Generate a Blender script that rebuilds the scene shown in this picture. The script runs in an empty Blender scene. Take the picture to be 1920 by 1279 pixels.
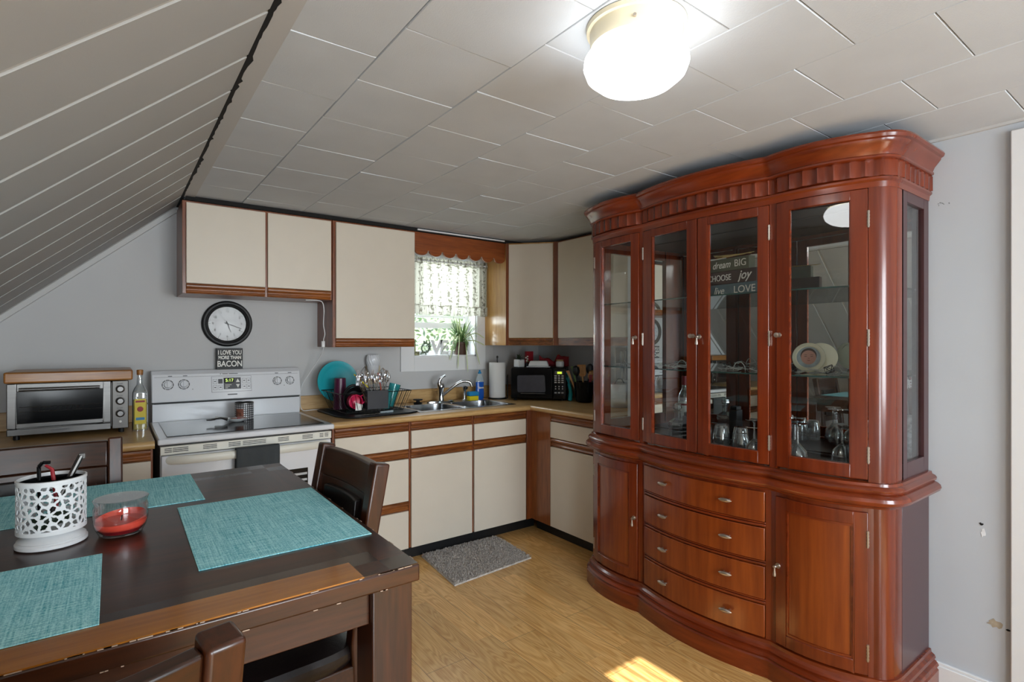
import bpy, bmesh, math, random
from mathutils import Vector, Matrix, noise
random.seed(7)
PI = math.pi
S = bpy.context.scene
C = S.collection
# ------------------------------------------------------------------ camera
cd = bpy.data.cameras.new('camera'); cam = bpy.data.objects.new('camera', cd); C.objects.link(cam)
cd.sensor_width = 36; cd.lens = 1010 / 1920 * 36; cd.shift_y = 3.5 / 1920; cd.clip_start = .02
cam.location = (0, 0, 1.38); cam.rotation_euler = (PI / 2, 0, -math.atan2(750, 1010))
S.camera = cam
# ------------------------------------------------------------------ world, sun, light, exposure
w = bpy.data.worlds.new('sky'); S.world = w; w.use_nodes = True
nt = w.node_tree; bg = nt.nodes['Background']
sky = nt.nodes.new('ShaderNodeTexSky'); sky.sky_type = 'NISHITA'; sky.sun_disc = False; sky.sun_elevation = .9; sky.sun_rotation = 2.6
nt.links.new(sky.outputs[0], bg.inputs[0]); bg.inputs[1].default_value = .3
def light(name, kind, loc, aim, energy, col=(1, 1, 1), **k):
    d = bpy.data.lights.new(name, kind); d.energy = energy; d.color = col
    for a, b in k.items(): setattr(d, a, b)
    o = bpy.data.objects.new(name, d); C.objects.link(o); o.location = loc
    o.rotation_euler = (Vector(aim) - Vector(loc)).to_track_quat('-Z', 'Y').to_euler()
    return o
light('sun', 'SUN', (0, -4, 6), (.12, -3.36, 5.24), 9.0, (1, .98, .95), angle=.01)
light('window_daylight', 'AREA', (1.35, -2.42, 1.45), (1.4, 2.5, 1.9), 92, (.85, .935, 1), shape='RECTANGLE', size=1.5, size_y=1.2)
light('patio_fill', 'AREA', (-.45, -2.42, 1.1), (.6, 2.5, 1.7), 70, (.85, .935, 1), shape='RECTANGLE', size=.85, size_y=1.7)  # fill light behind an unseen patio opening, both added to brighten the room
light('kitchen_window_daylight', 'AREA', (2.15, 4.15, 1.7), (2.3, 2.6, 1.0), 16, (.9, .96, 1), shape='RECTANGLE', size=.6, size_y=.75)
S.view_settings.view_transform = 'Standard'; S.view_settings.look = 'None'
S.view_settings.exposure = 0.38; S.view_settings.gamma = 1; S.view_settings.use_curve_mapping = False
LAMP = 7.2
# ------------------------------------------------------------------ materials
def nm(name):
    m = bpy.data.materials.new(name); m.use_nodes = True
    return m, m.node_tree, m.node_tree.nodes['Principled BSDF']
def hx(h):
    h = h.lstrip('#'); v = [int(h[i:i + 2], 16) / 255 for i in (0, 2, 4)]
    return tuple((c / 12.92 if c <= .04045 else ((c + .055) / 1.055) ** 2.4) for c in v)
def mat(name, col, rough=.5, metal=0, coat=0, emit=None, es=0, bump=0, bs=200, var=0, vs=6, stretch=(1, 1, 1), sheen=0, spec=.5):
    m, t, p = nm(name)
    if isinstance(col, str): col = hx(col)
    p.inputs['Base Color'].default_value = (*col, 1); p.inputs['Roughness'].default_value = rough
    p.inputs['Metallic'].default_value = metal; p.inputs['Coat Weight'].default_value = coat; p.inputs['Coat Roughness'].default_value = .08
    p.inputs['Specular IOR Level'].default_value = spec
    if emit is not None: p.inputs['Emission Color'].default_value = (*emit, 1); p.inputs['Emission Strength'].default_value = es
    if bump or var:
        tc = t.nodes.new('ShaderNodeTexCoord'); mp = t.nodes.new('ShaderNodeMapping'); mp.inputs['Scale'].default_value = stretch
        t.links.new(tc.outputs['Object'], mp.inputs[0])
    if bump:
        n = t.nodes.new('ShaderNodeTexNoise'); n.inputs['Scale'].default_value = bs; n.inputs['Detail'].default_value = 3
        b = t.nodes.new('ShaderNodeBump'); b.inputs['Strength'].default_value = bump; b.inputs['Distance'].default_value = .002
        t.links.new(mp.outputs[0], n.inputs[0]); t.links.new(n.outputs[0], b.inputs['Height']); t.links.new(b.outputs[0], p.inputs['Normal'])
    if var:
        n = t.nodes.new('ShaderNodeTexNoise'); n.inputs['Scale'].default_value = vs; n.inputs['Detail'].default_value = 5
        r = t.nodes.new('ShaderNodeValToRGB')
        r.color_ramp.elements[0].position = .3; r.color_ramp.elements[1].position = .7
        r.color_ramp.elements[0].color = (*[c * (1 - var) for c in col], 1); r.color_ramp.elements[1].color = (*[min(1, c * (1 + var)) for c in col], 1)
        t.links.new(mp.outputs[0], n.inputs[0]); t.links.new(n.outputs[0], r.inputs[0]); t.links.new(r.outputs[0], p.inputs['Base Color'])
    return m
def wood(name, dark, light_, axis='z', fine=1.0, rough=.3, coat=.3, mid=.5, big=1.0, bump=.15):
    m, t, p = nm(name); L = t.links; N = t.nodes.new
    dark = hx(dark); light_ = hx(light_)
    tc = N('ShaderNodeTexCoord'); mp = N('ShaderNodeMapping')
    sc = [14 * big] * 3; sc['xyz'.index(axis)] = 1.0 * big; mp.inputs['Scale'].default_value = sc
    L.new(tc.outputs['Object'], mp.inputs[0])
    n1 = N('ShaderNodeTexNoise'); n1.inputs['Scale'].default_value = 1.3; n1.inputs['Detail'].default_value = 6; n1.inputs['Distortion'].default_value = .8
    n2 = N('ShaderNodeTexNoise'); n2.inputs['Scale'].default_value = 11 * fine; n2.inputs['Detail'].default_value = 4
    L.new(mp.outputs[0], n1.inputs[0]); L.new(mp.outputs[0], n2.inputs[0])
    mx = N('ShaderNodeMix'); mx.inputs[0].default_value = .45; L.new(n1.outputs[0], mx.inputs[2]); L.new(n2.outputs[0], mx.inputs[3])
    r = N('ShaderNodeValToRGB'); e = r.color_ramp.elements
    e[0].position = mid - .14; e[1].position = mid + .14; e[0].color = (*dark, 1); e[1].color = (*light_, 1)
    L.new(mx.outputs[0], r.inputs[0]); L.new(r.outputs[0], p.inputs['Base Color'])
    b = N('ShaderNodeBump'); b.inputs['Strength'].default_value = bump; b.inputs['Distance'].default_value = .001
    L.new(n2.outputs[0], b.inputs['Height']); L.new(b.outputs[0], p.inputs['Normal'])
    p.inputs['Roughness'].default_value = rough; p.inputs['Coat Weight'].default_value = coat; p.inputs['Coat Roughness'].default_value = .12
    return m
def glass(name, tint=(1, 1, 1), refl=1.0, rough=0.0, body=None, bw=0.0, ior=1.5):
    m = bpy.data.materials.new(name); m.use_nodes = True; t = m.node_tree; t.nodes.clear(); N = t.nodes.new
    o = N('ShaderNodeOutputMaterial'); tr = N('ShaderNodeBsdfTransparent'); tr.inputs[0].default_value = (*tint, 1)
    g = N('ShaderNodeBsdfGlossy'); g.inputs['Roughness'].default_value = rough
    lw = N('ShaderNodeLayerWeight'); lw.inputs[0].default_value = .5
    pw = N('ShaderNodeMath'); pw.operation = 'POWER'; pw.inputs[1].default_value = 4.5; t.links.new(lw.outputs['Facing'], pw.inputs[0])
    f = N('ShaderNodeMath'); f.operation = 'MULTIPLY_ADD'; f.inputs[1].default_value = .95; f.inputs[2].default_value = .045; t.links.new(pw.outputs[0], f.inputs[0])
    mu = N('ShaderNodeMath'); mu.operation = 'MULTIPLY'; mu.use_clamp = True; mu.inputs[1].default_value = refl
    mx = N('ShaderNodeMixShader'); t.links.new(f.outputs[0], mu.inputs[0]); t.links.new(mu.outputs[0], mx.inputs[0])
    src = tr.outputs[0]
    if body:
        d = N('ShaderNodeBsdfDiffuse'); d.inputs[0].default_value = (*body, 1); m2 = N('ShaderNodeMixShader'); m2.inputs[0].default_value = bw
        t.links.new(tr.outputs[0], m2.inputs[1]); t.links.new(d.outputs[0], m2.inputs[2]); src = m2.outputs[0]
    t.links.new(src, mx.inputs[1]); t.links.new(g.outputs[0], mx.inputs[2]); t.links.new(mx.outputs[0], o.inputs[0])
    return m
M = {}
M['wall'] = mat('painted_wall', '#bcbcbc', .75, var=.02, vs=3, bump=.05, bs=150)
M['wallr'] = mat('painted_wall_cool', '#b9bec4', .75, var=.02, vs=3, bump=.05, bs=150)
M['tile'] = mat('ceiling_tile', '#c6ccd2', .8, var=.03, vs=5, bump=.25, bs=260)
M['tilegap'] = mat('tile_gap', '#4a4a48', .9)
M['slope'] = mat('slope_board', '#a6a5a2', .6, var=.02, vs=4, bump=.1, bs=300)
M['groove'] = mat('board_groove_lit', '#bdbcb8', .6)  # paler than the boards: caught light put into the groove colour
M['gap'] = mat('dark_gap', '#151413', .9)
M['greytrim'] = mat('grey_trim', '#bcbcbb', .6)
M['white'] = mat('white_paint', '#dddedf', .45)
M['whitegloss'] = mat('white_enamel', '#d6d8dc', .25, coat=.3)
M['door'] = mat('cream_laminate', '#cfc5b5', .42, var=.015, vs=8, bump=.05, bs=400)
M['oakx'] = wood('oak_rail_x', '#4a210d', '#9c5c28', 'x', 1.4, .35, .3)
M['oaky'] = wood('oak_rail_y', '#4a210d', '#9c5c28', 'y', 1.4, .35, .3)
M['oakz'] = wood('oak_stile_z', '#5b2a10', '#8a4a20', 'z', 1.2, .35, .3)
M['oakp'] = wood('oak_panel', '#6e3a16', '#93552a', 'z', .8, .3, .4)
M['oaklight'] = wood('oak_light_side', '#a9742f', '#c99b58', 'z', .8, .3, .4)
M['oakval'] = wood('oak_valance', '#6b3011', '#8d4a1e', 'x', .8, .35, .3)
M['ctop'] = wood('oak_laminate_top', '#a88350', '#c7a470', 'x', 1.6, .38, .15, bump=.05)
M['ctopy'] = wood('oak_laminate_top_y', '#a88350', '#c7a470', 'y', 1.6, .3, .15, bump=.05)
M['toe'] = mat('black_toe_kick', '#0b0b0c', .5)
M['cherz'] = wood('cherry_z', '#581d08', '#772e0f', 'z',.5, .24, .35, big=.6, bump=.04)
M['chery'] = wood('cherry_y', '#5c2009', '#7e3211', 'y',.5, .24, .35, big=.6, bump=.04)
M['cherp'] = wood('cherry_panel', '#6a290c', '#8a4014', 'z', .5, .26, .3, big=.6, bump=.04)
M['cherrefl'] = mat('cherry_side_reflect', '#3e1d20', .35, coat=.3)  # dark purplish cherry: reflection of bluish light painted into the side colour
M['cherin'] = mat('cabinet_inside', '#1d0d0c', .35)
M['mirror'] = mat('mirror', (.86, .88, .88), .01, 1)
M['pane'] = glass('clear_pane', (.97, .985, .98), 1.0)
M['clockglass'] = glass('clock_cover', (.97, .97, .97), .12)
M['shelfglass'] = glass('shelf_glass', (.86, .93, .91), 1.0)
M['glassedge'] = mat('glass_edge', '#22403c', .15, coat=.5)
M['gl'] = glass('drinking_glass', (.92, .95, .96), 4.5, body=(.8, .85, .88), bw=.06)
M['pewter'] = mat('pewter', '#b9aea2', .3, .9)
M['tab'] = wood('walnut_x', '#1e0d04', '#43200c', 'x', .7, .3, .2, bump=.05)
M['tabz'] = wood('walnut_z', '#241005', '#47210c', 'z', .7, .32, .2, bump=.05)
M['taby'] = wood('walnut_y', '#1e0d04', '#43200c', 'y', .7, .3, .2, bump=.05)
M['tabgold'] = wood('inlay_gold', '#8a4f16', '#a9691f', 'x', .7, .25, .45, bump=.05)
M['tabdark'] = wood('inlay_dark', '#1d0c07', '#2c150c', 'x', .7, .25, .45, bump=.05)
M['leather'] = mat('dark_leather', '#17100f', .38, bump=.25, bs=120, coat=.1)
M['chrome'] = mat('chrome', '#c9ccd0', .12, 1)
M['steel'] = mat('stainless', '#6c6b6a', .36, 1, var=.06, vs=3, stretch=(1, 1, 40))
M['steeld'] = mat('stainless_dark', '#5c5a58', .4, 1)
M['sinkst'] = mat('sink_steel', '#b4b6b9', .24, 1)
M['black'] = mat('black_plastic', '#0d0d0f', .5, spec=.35)
M['blackgl'] = mat('black_gloss', '#07080a', .14, spec=.22)
M['cooktop'] = mat('ceramic_cooktop', '#14181e', .12, spec=.12)
M['charcoal'] = mat('charcoal_plastic', '#2a2b30', .5)
M['ivory'] = mat('ivory_plastic', '#dcd9cd', .4)
M['beige'] = mat('beige_plate', '#b8a98c', .5)
M['lampmetal'] = mat('ivory_metal', '#e9dfc2', .4)
M['teal'] = mat('teal_plastic', '#149aa6', .4)
M['purple'] = mat('purple_plastic', '#4b1436', .35)
M['pink'] = mat('raspberry_plastic', '#c0134a', .35)
M['paper'] = mat('paper', '#dcdcda', .9, bump=.2, bs=150)
M['ceram'] = mat('white_ceramic', '#cfd3d4', .3, coat=.4)
M['red'] = mat('red_cloth', '#7c0f1c', .8, bump=.3)
M['redp'] = mat('red_print', '#8c1420', .5)
M['leaf'] = mat('leaf_green', '#5f8048', .5)
M['leafl'] = mat('leaf_pale', '#c5d2a0', .5)
M['leafd'] = mat('leaf_dark', '#1d2c1a', .6)
M['terra'] = mat('brown_pot', '#4a2f22', .6)
M['blueliq'] = mat('blue_soap', '#0a55b8', .2, coat=.4)
M['clearpl'] = glass('clear_plastic', (.9, .95, .97), 1.3, body=(.7, .8, .85), bw=.3)
M['yellow'] = mat('yellow_sponge', '#d8c51c', .9, bump=.5, bs=300)
M['bluesp'] = mat('blue_sponge', '#1b7fb4', .9, bump=.5, bs=300)
M['woodsp'] = mat('wooden_spoon', '#b98a57', .6, var=.1, vs=20)
M['navy'] = mat('navy_nylon', '#14181f', .4)
M['cork'] = mat('cork', '#a98b63', .8)
M['oil'] = mat('yellow_oil', '#b7a01c', .15, coat=.5)
M['label'] = mat('yellow_label', '#c9b31e', .5)
M['lblue'] = mat('label_blue', '#2a7aa0', .5)
M['textw'] = mat('white_lettering', '#e4e2dc', .6)
M['dgrey'] = mat('grey_print', '#4c4d50', .5)
M['clockface'] = mat('clock_face', '#d3d5d7', .5)
M['skin'] = mat('photo_skin', '#b9897a', .6)
M['cream'] = mat('cream_porcelain', '#d9d6bf', .25, coat=.4)
M['wire'] = mat('black_wire', '#0c0c0d', .4, .3)
M['wwire'] = mat('pale_wire', '#aeb0ae', .35, .3)
M['olive'] = mat('sign_olive', '#5b5c4d', .7, var=.1, vs=30)
M['brownsg'] = mat('sign_brown', '#4b3b38', .7, var=.1, vs=30)
M['bluesg'] = mat('sign_blue', '#5d6f78', .7, var=.1, vs=30)
M['straw'] = mat('straw', '#b39a63', .8)
M['cloth_dark'] = mat('dark_towel', '#3c4042', .95, bump=.6, bs=90)
M['boardw'] = wood('cutting_board', '#7a4a1f', '#a87236', 'x', .8, .4, .2)
M['orange'] = mat('orange_stripe', '#c2442a', .5)
# ceiling light glass
m, t, p = nm('lamp_glass'); p.inputs['Base Color'].default_value = (.95, .95, .95, 1); p.inputs['Emission Color'].default_value = (.98, .99, 1, 1)
p.inputs['Emission Strength'].default_value = LAMP; M['lampglass'] = m
def emis(name, col, s):
    m, t, p = nm(name); p.inputs['Base Color'].default_value = (0, 0, 0, 1); p.inputs['Emission Color'].default_value = (*hx(col), 1); p.inputs['Emission Strength'].default_value = s; return m
M['lcdy'] = emis('yellow_display', '#c8e040', 1.0); M['lcdg'] = emis('green_digits', '#d8ff7a', 1.2)
# candle wax / glass
M['wax'] = mat('red_wax', '#ea5440', .45, coat=.3)
M['waxd'] = mat('melted_wax', '#8e1a24', .2, coat=.6)
# floor: laminate boards along Y
def floor_mat():
    m, t, p = nm('oak_laminate_floor'); L = t.links; N = t.nodes.new
    tc = N('ShaderNodeTexCoord'); mp = N('ShaderNodeMapping'); mp.inputs['Rotation'].default_value = (0, 0, PI / 2)
    mp.inputs['Location'].default_value = (.3, .119, 0)
    L.new(tc.outputs['Object'], mp.inputs[0])
    def brick(w, h, ms, off, c1, c2, mc):
        b = N('ShaderNodeTexBrick'); b.offset = off; b.inputs['Scale'].default_value = 1; b.inputs['Brick Width'].default_value = w; b.inputs['Row Height'].default_value = h
        b.inputs['Mortar Size'].default_value = ms; b.inputs['Mortar Smooth'].default_value = .3; b.inputs['Bias'].default_value = 0
        b.inputs['Color1'].default_value = (*c1, 1); b.inputs['Color2'].default_value = (*c2, 1); b.inputs['Mortar'].default_value = (*mc, 1)
        L.new(mp.outputs[0], b.inputs[0]); return b
    g = (.5, .5, .5)
    b1 = brick(1.25, .195, .0013, .37, (.93,) * 3, (1.05,) * 3, (.35,) * 3)
    b2 = brick(.9, .0975, .0003, .53, (.84,) * 3, (1.10,) * 3, (.8,) * 3)
    sep = N('ShaderNodeMix'); sep.data_type = 'RGBA'; sep.blend_type = 'MULTIPLY'; sep.inputs[0].default_value = 1
    L.new(b1.outputs[0], sep.inputs[6]); L.new(b2.outputs[0], sep.inputs[7])
    # grain, shifted per strip
    add = N('ShaderNodeVectorMath'); add.operation = 'ADD'; sc = N('ShaderNodeVectorMath'); sc.operation = 'SCALE'; sc.inputs['Scale'].default_value = 37
    L.new(b2.outputs[0], sc.inputs[0]); L.new(mp.outputs[0], add.inputs[0]); L.new(sc.outputs[0], add.inputs[1])
    m2 = N('ShaderNodeMapping'); m2.inputs['Scale'].default_value = (1.6, 11, 1); L.new(add.outputs[0], m2.inputs[0])
    wv = N('ShaderNodeTexNoise'); wv.inputs['Scale'].default_value = 1.0; wv.inputs['Detail'].default_value = 1.2; wv.inputs['Distortion'].default_value = .5; L.new(m2.outputs[0], wv.inputs[0])
    mm = N('ShaderNodeMath'); mm.operation = 'MULTIPLY'; mm.inputs[1].default_value = 95; L.new(wv.outputs[0], mm.inputs[0])
    sn = N('ShaderNodeMath'); sn.operation = 'SINE'; L.new(mm.outputs[0], sn.inputs[0])
    m3 = N('ShaderNodeMapping'); m3.inputs['Scale'].default_value = (6, 190, 1); L.new(add.outputs[0], m3.inputs[0])
    fn = N('ShaderNodeTexNoise'); fn.inputs['Scale'].default_value = 1; fn.inputs['Detail'].default_value = 4; L.new(m3.outputs[0], fn.inputs[0])
    ad = N('ShaderNodeMath'); ad.operation = 'MULTIPLY_ADD'; ad.inputs[1].default_value = .14; L.new(sn.outputs[0], ad.inputs[0]); L.new(fn.outputs[0], ad.inputs[2])
    r = N('ShaderNodeValToRGB'); e = r.color_ramp.elements; e[0].position = .25; e[1].position = .72
    e[0].color = (*hx('#c8924e'), 1); e[1].color = (*hx('#e8bd7a'), 1); L.new(ad.outputs[0], r.inputs[0])
    mx = N('ShaderNodeMix'); mx.data_type = 'RGBA'; mx.blend_type = 'MULTIPLY'; mx.inputs[0].default_value = 1
    L.new(r.outputs[0], mx.inputs[6]); L.new(sep.outputs[2], mx.inputs[7]); L.new(mx.outputs[2], p.inputs['Base Color'])
    p.inputs['Roughness'].default_value = .33; p.inputs['Coat Weight'].default_value = .15
    return m
M['floor'] = floor_mat()
# woven placemat
def woven():
    m, t, p = nm('woven_teal'); L = t.links; N = t.nodes.new
    tc = N('ShaderNodeTexCoord')
    def ln(sx, sy, s):
        mp = N('ShaderNodeMapping'); mp.inputs['Scale'].default_value = (sx, sy, 1); L.new(tc.outputs['Object'], mp.inputs[0])
        n = N('ShaderNodeTexNoise'); n.inputs['Scale'].default_value = s; n.inputs['Detail'].default_value = 2; L.new(mp.outputs[0], n.inputs[0]); return n
    a = ln(1, 40, 8); b = ln(40, 1, 8); c = ln(1, 1, 320)
    m1 = N('ShaderNodeMath'); m1.operation = 'ADD'; L.new(a.outputs[0], m1.inputs[0]); L.new(b.outputs[0], m1.inputs[1])
    m2 = N('ShaderNodeMath'); m2.operation = 'MULTIPLY_ADD'; m2.inputs[1].default_value = 1.1; L.new(c.outputs[0], m2.inputs[0]); L.new(m1.outputs[0], m2.inputs[2])
    r = N('ShaderNodeValToRGB'); e = r.color_ramp.elements; e[0].position = .36; e[1].position = .60
    m3 = N('ShaderNodeMath'); m3.operation = 'MULTIPLY'; m3.inputs[1].default_value = .33; L.new(m2.outputs[0], m3.inputs[0]); L.new(m3.outputs[0], r.inputs[0])
    e[0].color = (*hx('#0f9db2'), 1); e[1].color = (*hx('#b8f0f2'), 1)
    L.new(r.outputs[0], p.inputs['Base Color']); p.inputs['Roughness'].default_value = .75
    ch = N('ShaderNodeTexChecker'); ch.inputs['Scale'].default_value = 420; L.new(tc.outputs['Object'], ch.inputs[0])
    bp = N('ShaderNodeBump'); bp.inputs['Strength'].default_value = .5; bp.inputs['Distance'].default_value = .001; L.new(m2.outputs[0], bp.inputs['Height']); L.new(bp.outputs[0], p.inputs['Normal'])
    return m
M['mat'] = woven()
def gingham(name, sx, sz, cx=2):
    m, t, p = nm(name); L = t.links; N = t.nodes.new
    tc = N('ShaderNodeTexCoord'); s = N('ShaderNodeSeparateXYZ'); L.new(tc.outputs['UV'], s.inputs[0])
    def sq(o, k):
        a = N('ShaderNodeMath'); a.operation = 'MULTIPLY'; a.inputs[1].default_value = k; L.new(s.outputs[o], a.inputs[0])
        f = N('ShaderNodeMath'); f.operation = 'FRACT'; L.new(a.outputs[0], f.inputs[0])
        g = N('ShaderNodeMath'); g.operation = 'GREATER_THAN'; g.inputs[1].default_value = .5; L.new(f.outputs[0], g.inputs[0]); return g
    a = sq(0, sx); b = sq(1, sz); ad = N('ShaderNodeMath'); ad.operation = 'ADD'; L.new(a.outputs[0], ad.inputs[0]); L.new(b.outputs[0], ad.inputs[1])
    h = N('ShaderNodeMath'); h.operation = 'MULTIPLY'; h.inputs[1].default_value = .5; L.new(ad.outputs[0], h.inputs[0])
    r = N('ShaderNodeValToRGB'); r.color_ramp.interpolation = 'CONSTANT'; e = r.color_ramp.elements; e[0].color = (.01, .01, .012, 1); e[1].position = .9; e[1].color = (.75, .75, .75, 1)
    x = e.new(.4); x.color = (.09, .09, .1, 1)
    L.new(h.outputs[0], r.inputs[0]); L.new(r.outputs[0], p.inputs['Base Color']); p.inputs['Roughness'].default_value = .4
    return m
M['gingham'] = gingham('black_gingham', 26, 8)
def curtain_mat():
    m = bpy.data.materials.new('curtain_cloth'); m.use_nodes = True; t = m.node_tree; t.nodes.clear(); N = t.nodes.new; L = t.links
    o = N('ShaderNodeOutputMaterial'); d = N('ShaderNodeBsdfDiffuse'); tl = N('ShaderNodeBsdfTranslucent'); mx = N('ShaderNodeMixShader'); mx.inputs[0].default_value = .4
    tc = N('ShaderNodeTexCoord'); mp = N('ShaderNodeMapping'); mp.inputs['Scale'].default_value = (14, 1, 7); L.new(tc.outputs['Object'], mp.inputs[0])
    v = N('ShaderNodeTexVoronoi'); v.feature = 'DISTANCE_TO_EDGE'; v.inputs['Scale'].default_value = 1.6; L.new(mp.outputs[0], v.inputs[0])
    n = N('ShaderNodeTexNoise'); n.inputs['Scale'].default_value = 55; n.inputs['Detail'].default_value = 3; L.new(tc.outputs['Object'], n.inputs[0])
    n2 = N('ShaderNodeTexWave'); n2.bands_direction = 'X'; n2.inputs['Scale'].default_value = 3.8; n2.inputs['Distortion'].default_value = 1.5; L.new(tc.outputs['Object'], n2.inputs[0])
    r = N('ShaderNodeValToRGB'); e = r.color_ramp.elements; e[0].position = .58; e[0].color = (.50, .49, .42, 1); e[1].position = .66; e[1].color = (.20, .19, .15, 1)
    mu = N('ShaderNodeMath'); mu.operation = 'MULTIPLY_ADD'; mu.inputs[1].default_value = .16; L.new(n2.outputs['Fac'], mu.inputs[0]); L.new(n.outputs[0], mu.inputs[2])
    sb = N('ShaderNodeMath'); sb.operation = 'SUBTRACT'; sb.inputs[1].default_value = .06; L.new(mu.outputs[0], sb.inputs[0]); L.new(sb.outputs[0], r.inputs[0])
    L.new(r.outputs[0], d.inputs[0]); L.new(r.outputs[0], tl.inputs[0]); L.new(d.outputs[0], mx.inputs[1]); L.new(tl.outputs[0], mx.inputs[2]); L.new(mx.outputs[0], o.inputs[0])
    return m
M['curtain'] = curtain_mat()
M['rug'] = mat('shaggy_grey', '#bbb3ab', .95, var=.25, vs=60, bump=.8, bs=120)
M['tub'] = mat('red_fabric_edge', '#8a1a2a', .8)
M['foliage'] = mat('garden_leaves', '#a3b391', .8, var=.3, vs=6)
M['foliage2'] = mat('garden_leaves_yellow', '#bfc58a', .7, var=.3, vs=6)
M['grass'] = mat('lawn_green', '#6f8a4a', .9, var=.2, vs=4)

# ------------------------------------------------------------------ mesh builder
class B:
    def __init__(s): s.v = []; s.f = []; s.mi = []; s.cur = 0; s.uv = {}
    def add(s, vs, fs):
        k = len(s.v); s.v += [tuple(v) for v in vs]
        for f in fs: s.f.append([k + i for i in f]); s.mi.append(s.cur)
        return s
    def m(s, i): s.cur = i; return s
    def box(s, x0, y0, z0, x1, y1, z1):
        x0, x1 = sorted((x0, x1)); y0, y1 = sorted((y0, y1)); z0, z1 = sorted((z0, z1))
        return s.add([(x0, y0, z0), (x1, y0, z0), (x1, y1, z0), (x0, y1, z0), (x0, y0, z1), (x1, y0, z1), (x1, y1, z1), (x0, y1, z1)],
                     [(0, 3, 2, 1), (4, 5, 6, 7), (0, 1, 5, 4), (1, 2, 6, 5), (2, 3, 7, 6), (3, 0, 4, 7)])
    def hexa(s, p): return s.add(p, [(0, 3, 2, 1), (4, 5, 6, 7), (0, 1, 5, 4), (1, 2, 6, 5), (2, 3, 7, 6), (3, 0, 4, 7)])
    def prism(s, poly, ax, a, b):   # poly in the two other axes (cyclic order), extruded along ax
        def mk(p, t):
            q = [0, 0, 0]; o = [(1, 2), (0, 2), (0, 1)][ax]; q[o[0]], q[o[1]] = p; q[ax] = t; return q
        n = len(poly); vs = [mk(p, a) for p in poly] + [mk(p, b) for p in poly]
        return s.add(vs, [list(range(n))[::-1], list(range(n, 2 * n))] + [(i, (i + 1) % n, n + (i + 1) % n, n + i) for i in range(n)])
    def tube(s, pts, r, n=8, cap=True, close=False):
        pts = [Vector(p) for p in pts]; N = len(pts); rr = r if isinstance(r, (list, tuple)) else [r] * N
        vs = []; up = None
        for i, p in enumerate(pts):
            a = pts[(i - 1) % N] if (i > 0 or close) else p; b = pts[(i + 1) % N] if (i < N - 1 or close) else p
            d = (b - a).normalized()
            if up is None: up = Vector((0, 0, 1)) if abs(d.z) < .9 else Vector((1, 0, 0))
            x = d.cross(up); x = x.normalized() if x.length > 1e-6 else Vector((1, 0, 0)); y = x.cross(d).normalized(); up = y
            for k in range(n):
                an = 2 * PI * k / n; vs.append(p + x * rr[i] * math.cos(an) + y * rr[i] * math.sin(an))
        fs = []
        for i in range(N if close else N - 1):
            j = (i + 1) % N
            for k in range(n): fs.append((i * n + k, i * n + (k + 1) % n, j * n + (k + 1) % n, j * n + k))
        if cap and not close: fs += [list(range(n))[::-1], [(N - 1) * n + k for k in range(n)]]
        return s.add(vs, fs)
    def lathe(s, c, prof, n=32, sx=1, sy=1, ax=2):   # prof [(r,h)...]
        vs = []
        for r, h in prof:
            for k in range(n):
                a = 2 * PI * k / n; q = (r * sx * math.cos(a), r * sy * math.sin(a), h)
                if ax == 1: q = (q[0], -h, q[1])
                if ax == 0: q = (-h, q[0], q[1])
                vs.append((c[0] + q[0], c[1] + q[1], c[2] + q[2]))
        fs = [(i * n + k, i * n + (k + 1) % n, (i + 1) * n + (k + 1) % n, (i + 1) * n + k) for i in range(len(prof) - 1) for k in range(n)]
        if prof[0][0] > 1e-6: fs.append(list(range(n))[::-1])
        if prof[-1][0] > 1e-6: fs.append([(len(prof) - 1) * n + k for k in range(n)])
        return s.add(vs, fs)
    def grid(s, fn, nu, nv, closeu=False, skip=None):
        vs = [fn(i / nu, j / nv) for j in range(nv + 1) for i in range(nu + (0 if closeu else 1))]; w = nu if closeu else nu + 1
        fs = [(j * w + i, j * w + (i + 1) % w, (j + 1) * w + (i + 1) % w, (j + 1) * w + i) for j in range(nv) for i in range(nu) if not (skip and skip((i + .5) / nu, (j + .5) / nv))]
        return s.add(vs, fs)
    def build(s, name, mats, parent=None, bevel=0, smooth=False, world=True, solid=0, sub=0, seg=2, label=None):
        me = bpy.data.meshes.new(name); vs = s.v
        if parent is not None and world:
            R = root_mat(parent).inverted(); vs = [tuple(R @ Vector(v)) for v in s.v]
        elif parent is not None and parent.type == 'MESH': pass
        me.from_pydata(vs, [], s.f)
        mats = mats if isinstance(mats, (list, tuple)) else [mats]
        for q in mats: me.materials.append(M[q] if isinstance(q, str) else q)
        if max(s.mi, default=0): me.polygons.foreach_set('material_index', s.mi)
        bm = bmesh.new(); bm.from_mesh(me); bmesh.ops.remove_doubles(bm, verts=bm.verts, dist=1e-6); bmesh.ops.recalc_face_normals(bm, faces=bm.faces); bm.to_mesh(me); bm.free()
        o = bpy.data.objects.new(name, me); C.objects.link(o)
        if parent is not None: o.parent = parent
        if solid: md = o.modifiers.new('solid', 'SOLIDIFY'); md.thickness = solid; md.offset = 0
        if sub: md = o.modifiers.new('sub', 'SUBSURF'); md.levels = md.render_levels = sub
        if bevel: md = o.modifiers.new('bevel', 'BEVEL'); md.width = bevel; md.segments = seg; md.limit_method = 'ANGLE'; md.angle_limit = math.radians(40)
        if smooth or bevel or sub:
            me.polygons.foreach_set('use_smooth', [True] * len(me.polygons))
            if not (sub): 
                try: me.set_sharp_from_angle(angle=math.radians(35))
                except Exception: pass
        if label: o['label'] = label
        return o
def root_mat(o):
    m = Matrix.Translation(o.location) @ o.rotation_euler.to_matrix().to_4x4()
    return (root_mat(o.parent) @ m) if o.parent else m
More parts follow.
